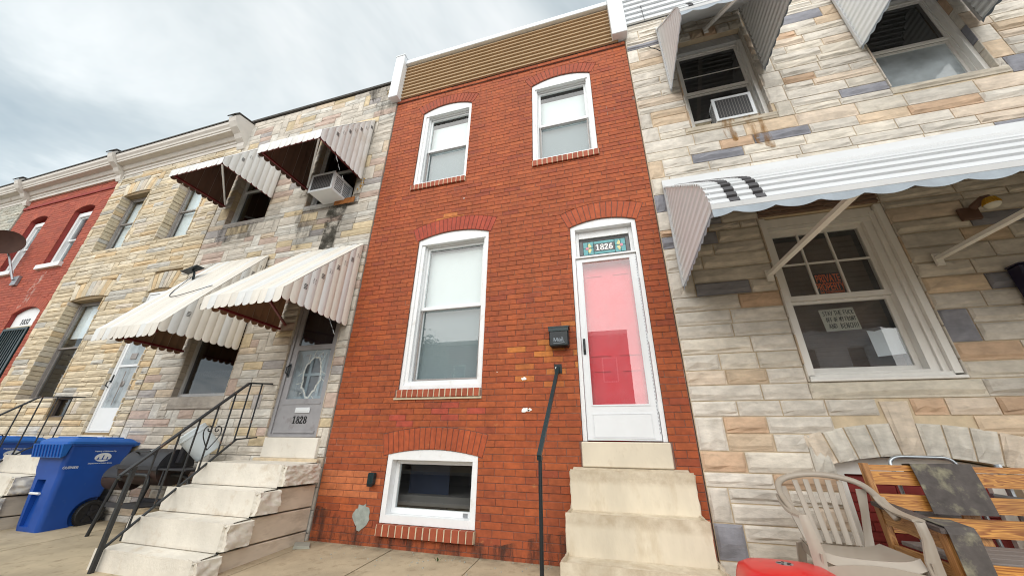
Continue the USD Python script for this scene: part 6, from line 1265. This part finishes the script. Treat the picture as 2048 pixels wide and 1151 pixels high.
# ---------------------------------------------------------------- red portable grill
rg = thing('kettle_grill', 'red enamelled portable grill lid with a daisy vent in front of the plastic chair', 'grill', (.88, -.92, -.06))
import numpy.linalg as la
def squircle(a, r, p=3.4): c, s = math.cos(a), math.sin(a); k = (abs(c) ** p + abs(s) ** p) ** (-1 / p); return r * k * c, r * k * s
rx, ry, cx, cy = .275, .25, .865, -.95
def dome(levels, name, mt):
    N = 48; v, f = [], []
    for s, z in levels: v += [(cx + rx * squircle(2 * math.pi * j / N, s)[0], cy + ry * squircle(2 * math.pi * j / N, s)[1], z) for j in range(N)]
    for i in range(len(levels) - 1):
        for j in range(N): f.append((i * N + j, i * N + (j + 1) % N, (i + 1) * N + (j + 1) % N, (i + 1) * N + j))
    f = np.array(f); f = np.vstack([f[:, [0, 1, 2]], f[:, [0, 2, 3]]]); f = np.vstack([f, [(len(v), (len(levels) - 1) * N + j, (len(levels) - 1) * N + (j + 1) % N) for j in range(N)]]); v.append((cx, cy, levels[-1][1])); return obj(name, trimesh.Trimesh(np.array(v), f, process=False), mt, rg, smooth=True)
lid = dome([(1.0, .155), (1.02, .16), (1.02, .175), (1.0, .18), (.995, .23), (.96, .275), (.90, .315), (.74, .338), (.4, .350), (.1, .353)], 'lid', 'red_enamel')
dome([(.55, .02), (.8, .06), (.95, .11), (1.0, .15), (1.0, .153)], 'bowl', 'red_enamel')
m = M(); m.lathe([(0, .0), (.045, .0), (.045, .003), (0, .004)], (.86, -.93, .350), (0, 0, 1), 20); vp = obj('vent_plate', m, 'steel_tube', lid)
m = M()
for k in range(5): a = k * 2 * math.pi / 5 + .3; m.prism(affinity.rotate(affinity.scale(Point(.028, 0).buffer(1, 6), .013, .007), math.degrees(a), origin=(0, 0)), .3543, .3552, lambda u, v, w: np.stack([.86 + u, -.93 + v, w], -1))
obj('vent_hole', m, 'black_letter', lid)
m = M()
for sx in (-1, 1):
    m.tube([(cx + sx * .17, cy - .17, .05), (cx + sx * .21, cy - .21, -.10)], .009); m.tube([(cx + sx * .17, cy + .17, .05), (cx + sx * .21, cy + .19, -.05)], .009)
obj('leg_wire', m, 'black_iron', rg, kind='stuff')
# ---------------------------------------------------------------- crumbs, weed and leaf on the pavement
m = M(); r = np.random.default_rng(5)
for k in range(70):
    x, y = r.uniform(-2.9, -.4), -abs(r.normal(0, .22)) - .03; s = r.uniform(.003, .011); z = gz(y); a = r.uniform(0, 3.1)
    m.hexa([(x + s * math.cos(a + q) * .8, y + s * math.sin(a + q), z - .004) for q in (0, 1.4, 3.1, 4.6)] + [(x + s * .7 * math.cos(a + q), y + s * .6 * math.sin(a + q), z + s * .5) for q in (0, 1.4, 3.1, 4.6)])
obj('grit', m, 'slate_chip', label='scattered grit and crumbs on the pavement by the brick wall', cat='grit', kind='stuff')
m = M()
for k in range(9): a = r.uniform(0, 6.28); b0 = np.array((-1.75 + r.uniform(-.02, .02), -.22, gz(-.22))); d = np.array((math.cos(a), math.sin(a), 1.2)) * r.uniform(.02, .045); s = np.cross(d, (0, 0, 1)) * .15; m.add([b0 - s * .3, b0 + d * .6 - s, b0 + d, b0 + d * .6 + s], [(0, 1, 2, 3)])
obj('weed', m, 'leaf', label='tiny green weed growing in a pavement joint', cat='weed', kind='stuff')
m = M(); m.add([(-.80, -.62, gz(-.62) + .004), (-.75, -.66, gz(-.66) + .012), (-.70, -.64, gz(-.64) + .006), (-.75, -.60, gz(-.6) + .016)], [(0, 1, 2, 3)]); obj('dry_leaf', m, 'rust_stain', label='curled brown leaf on the pavement at the foot of the thin post', cat='leaf')
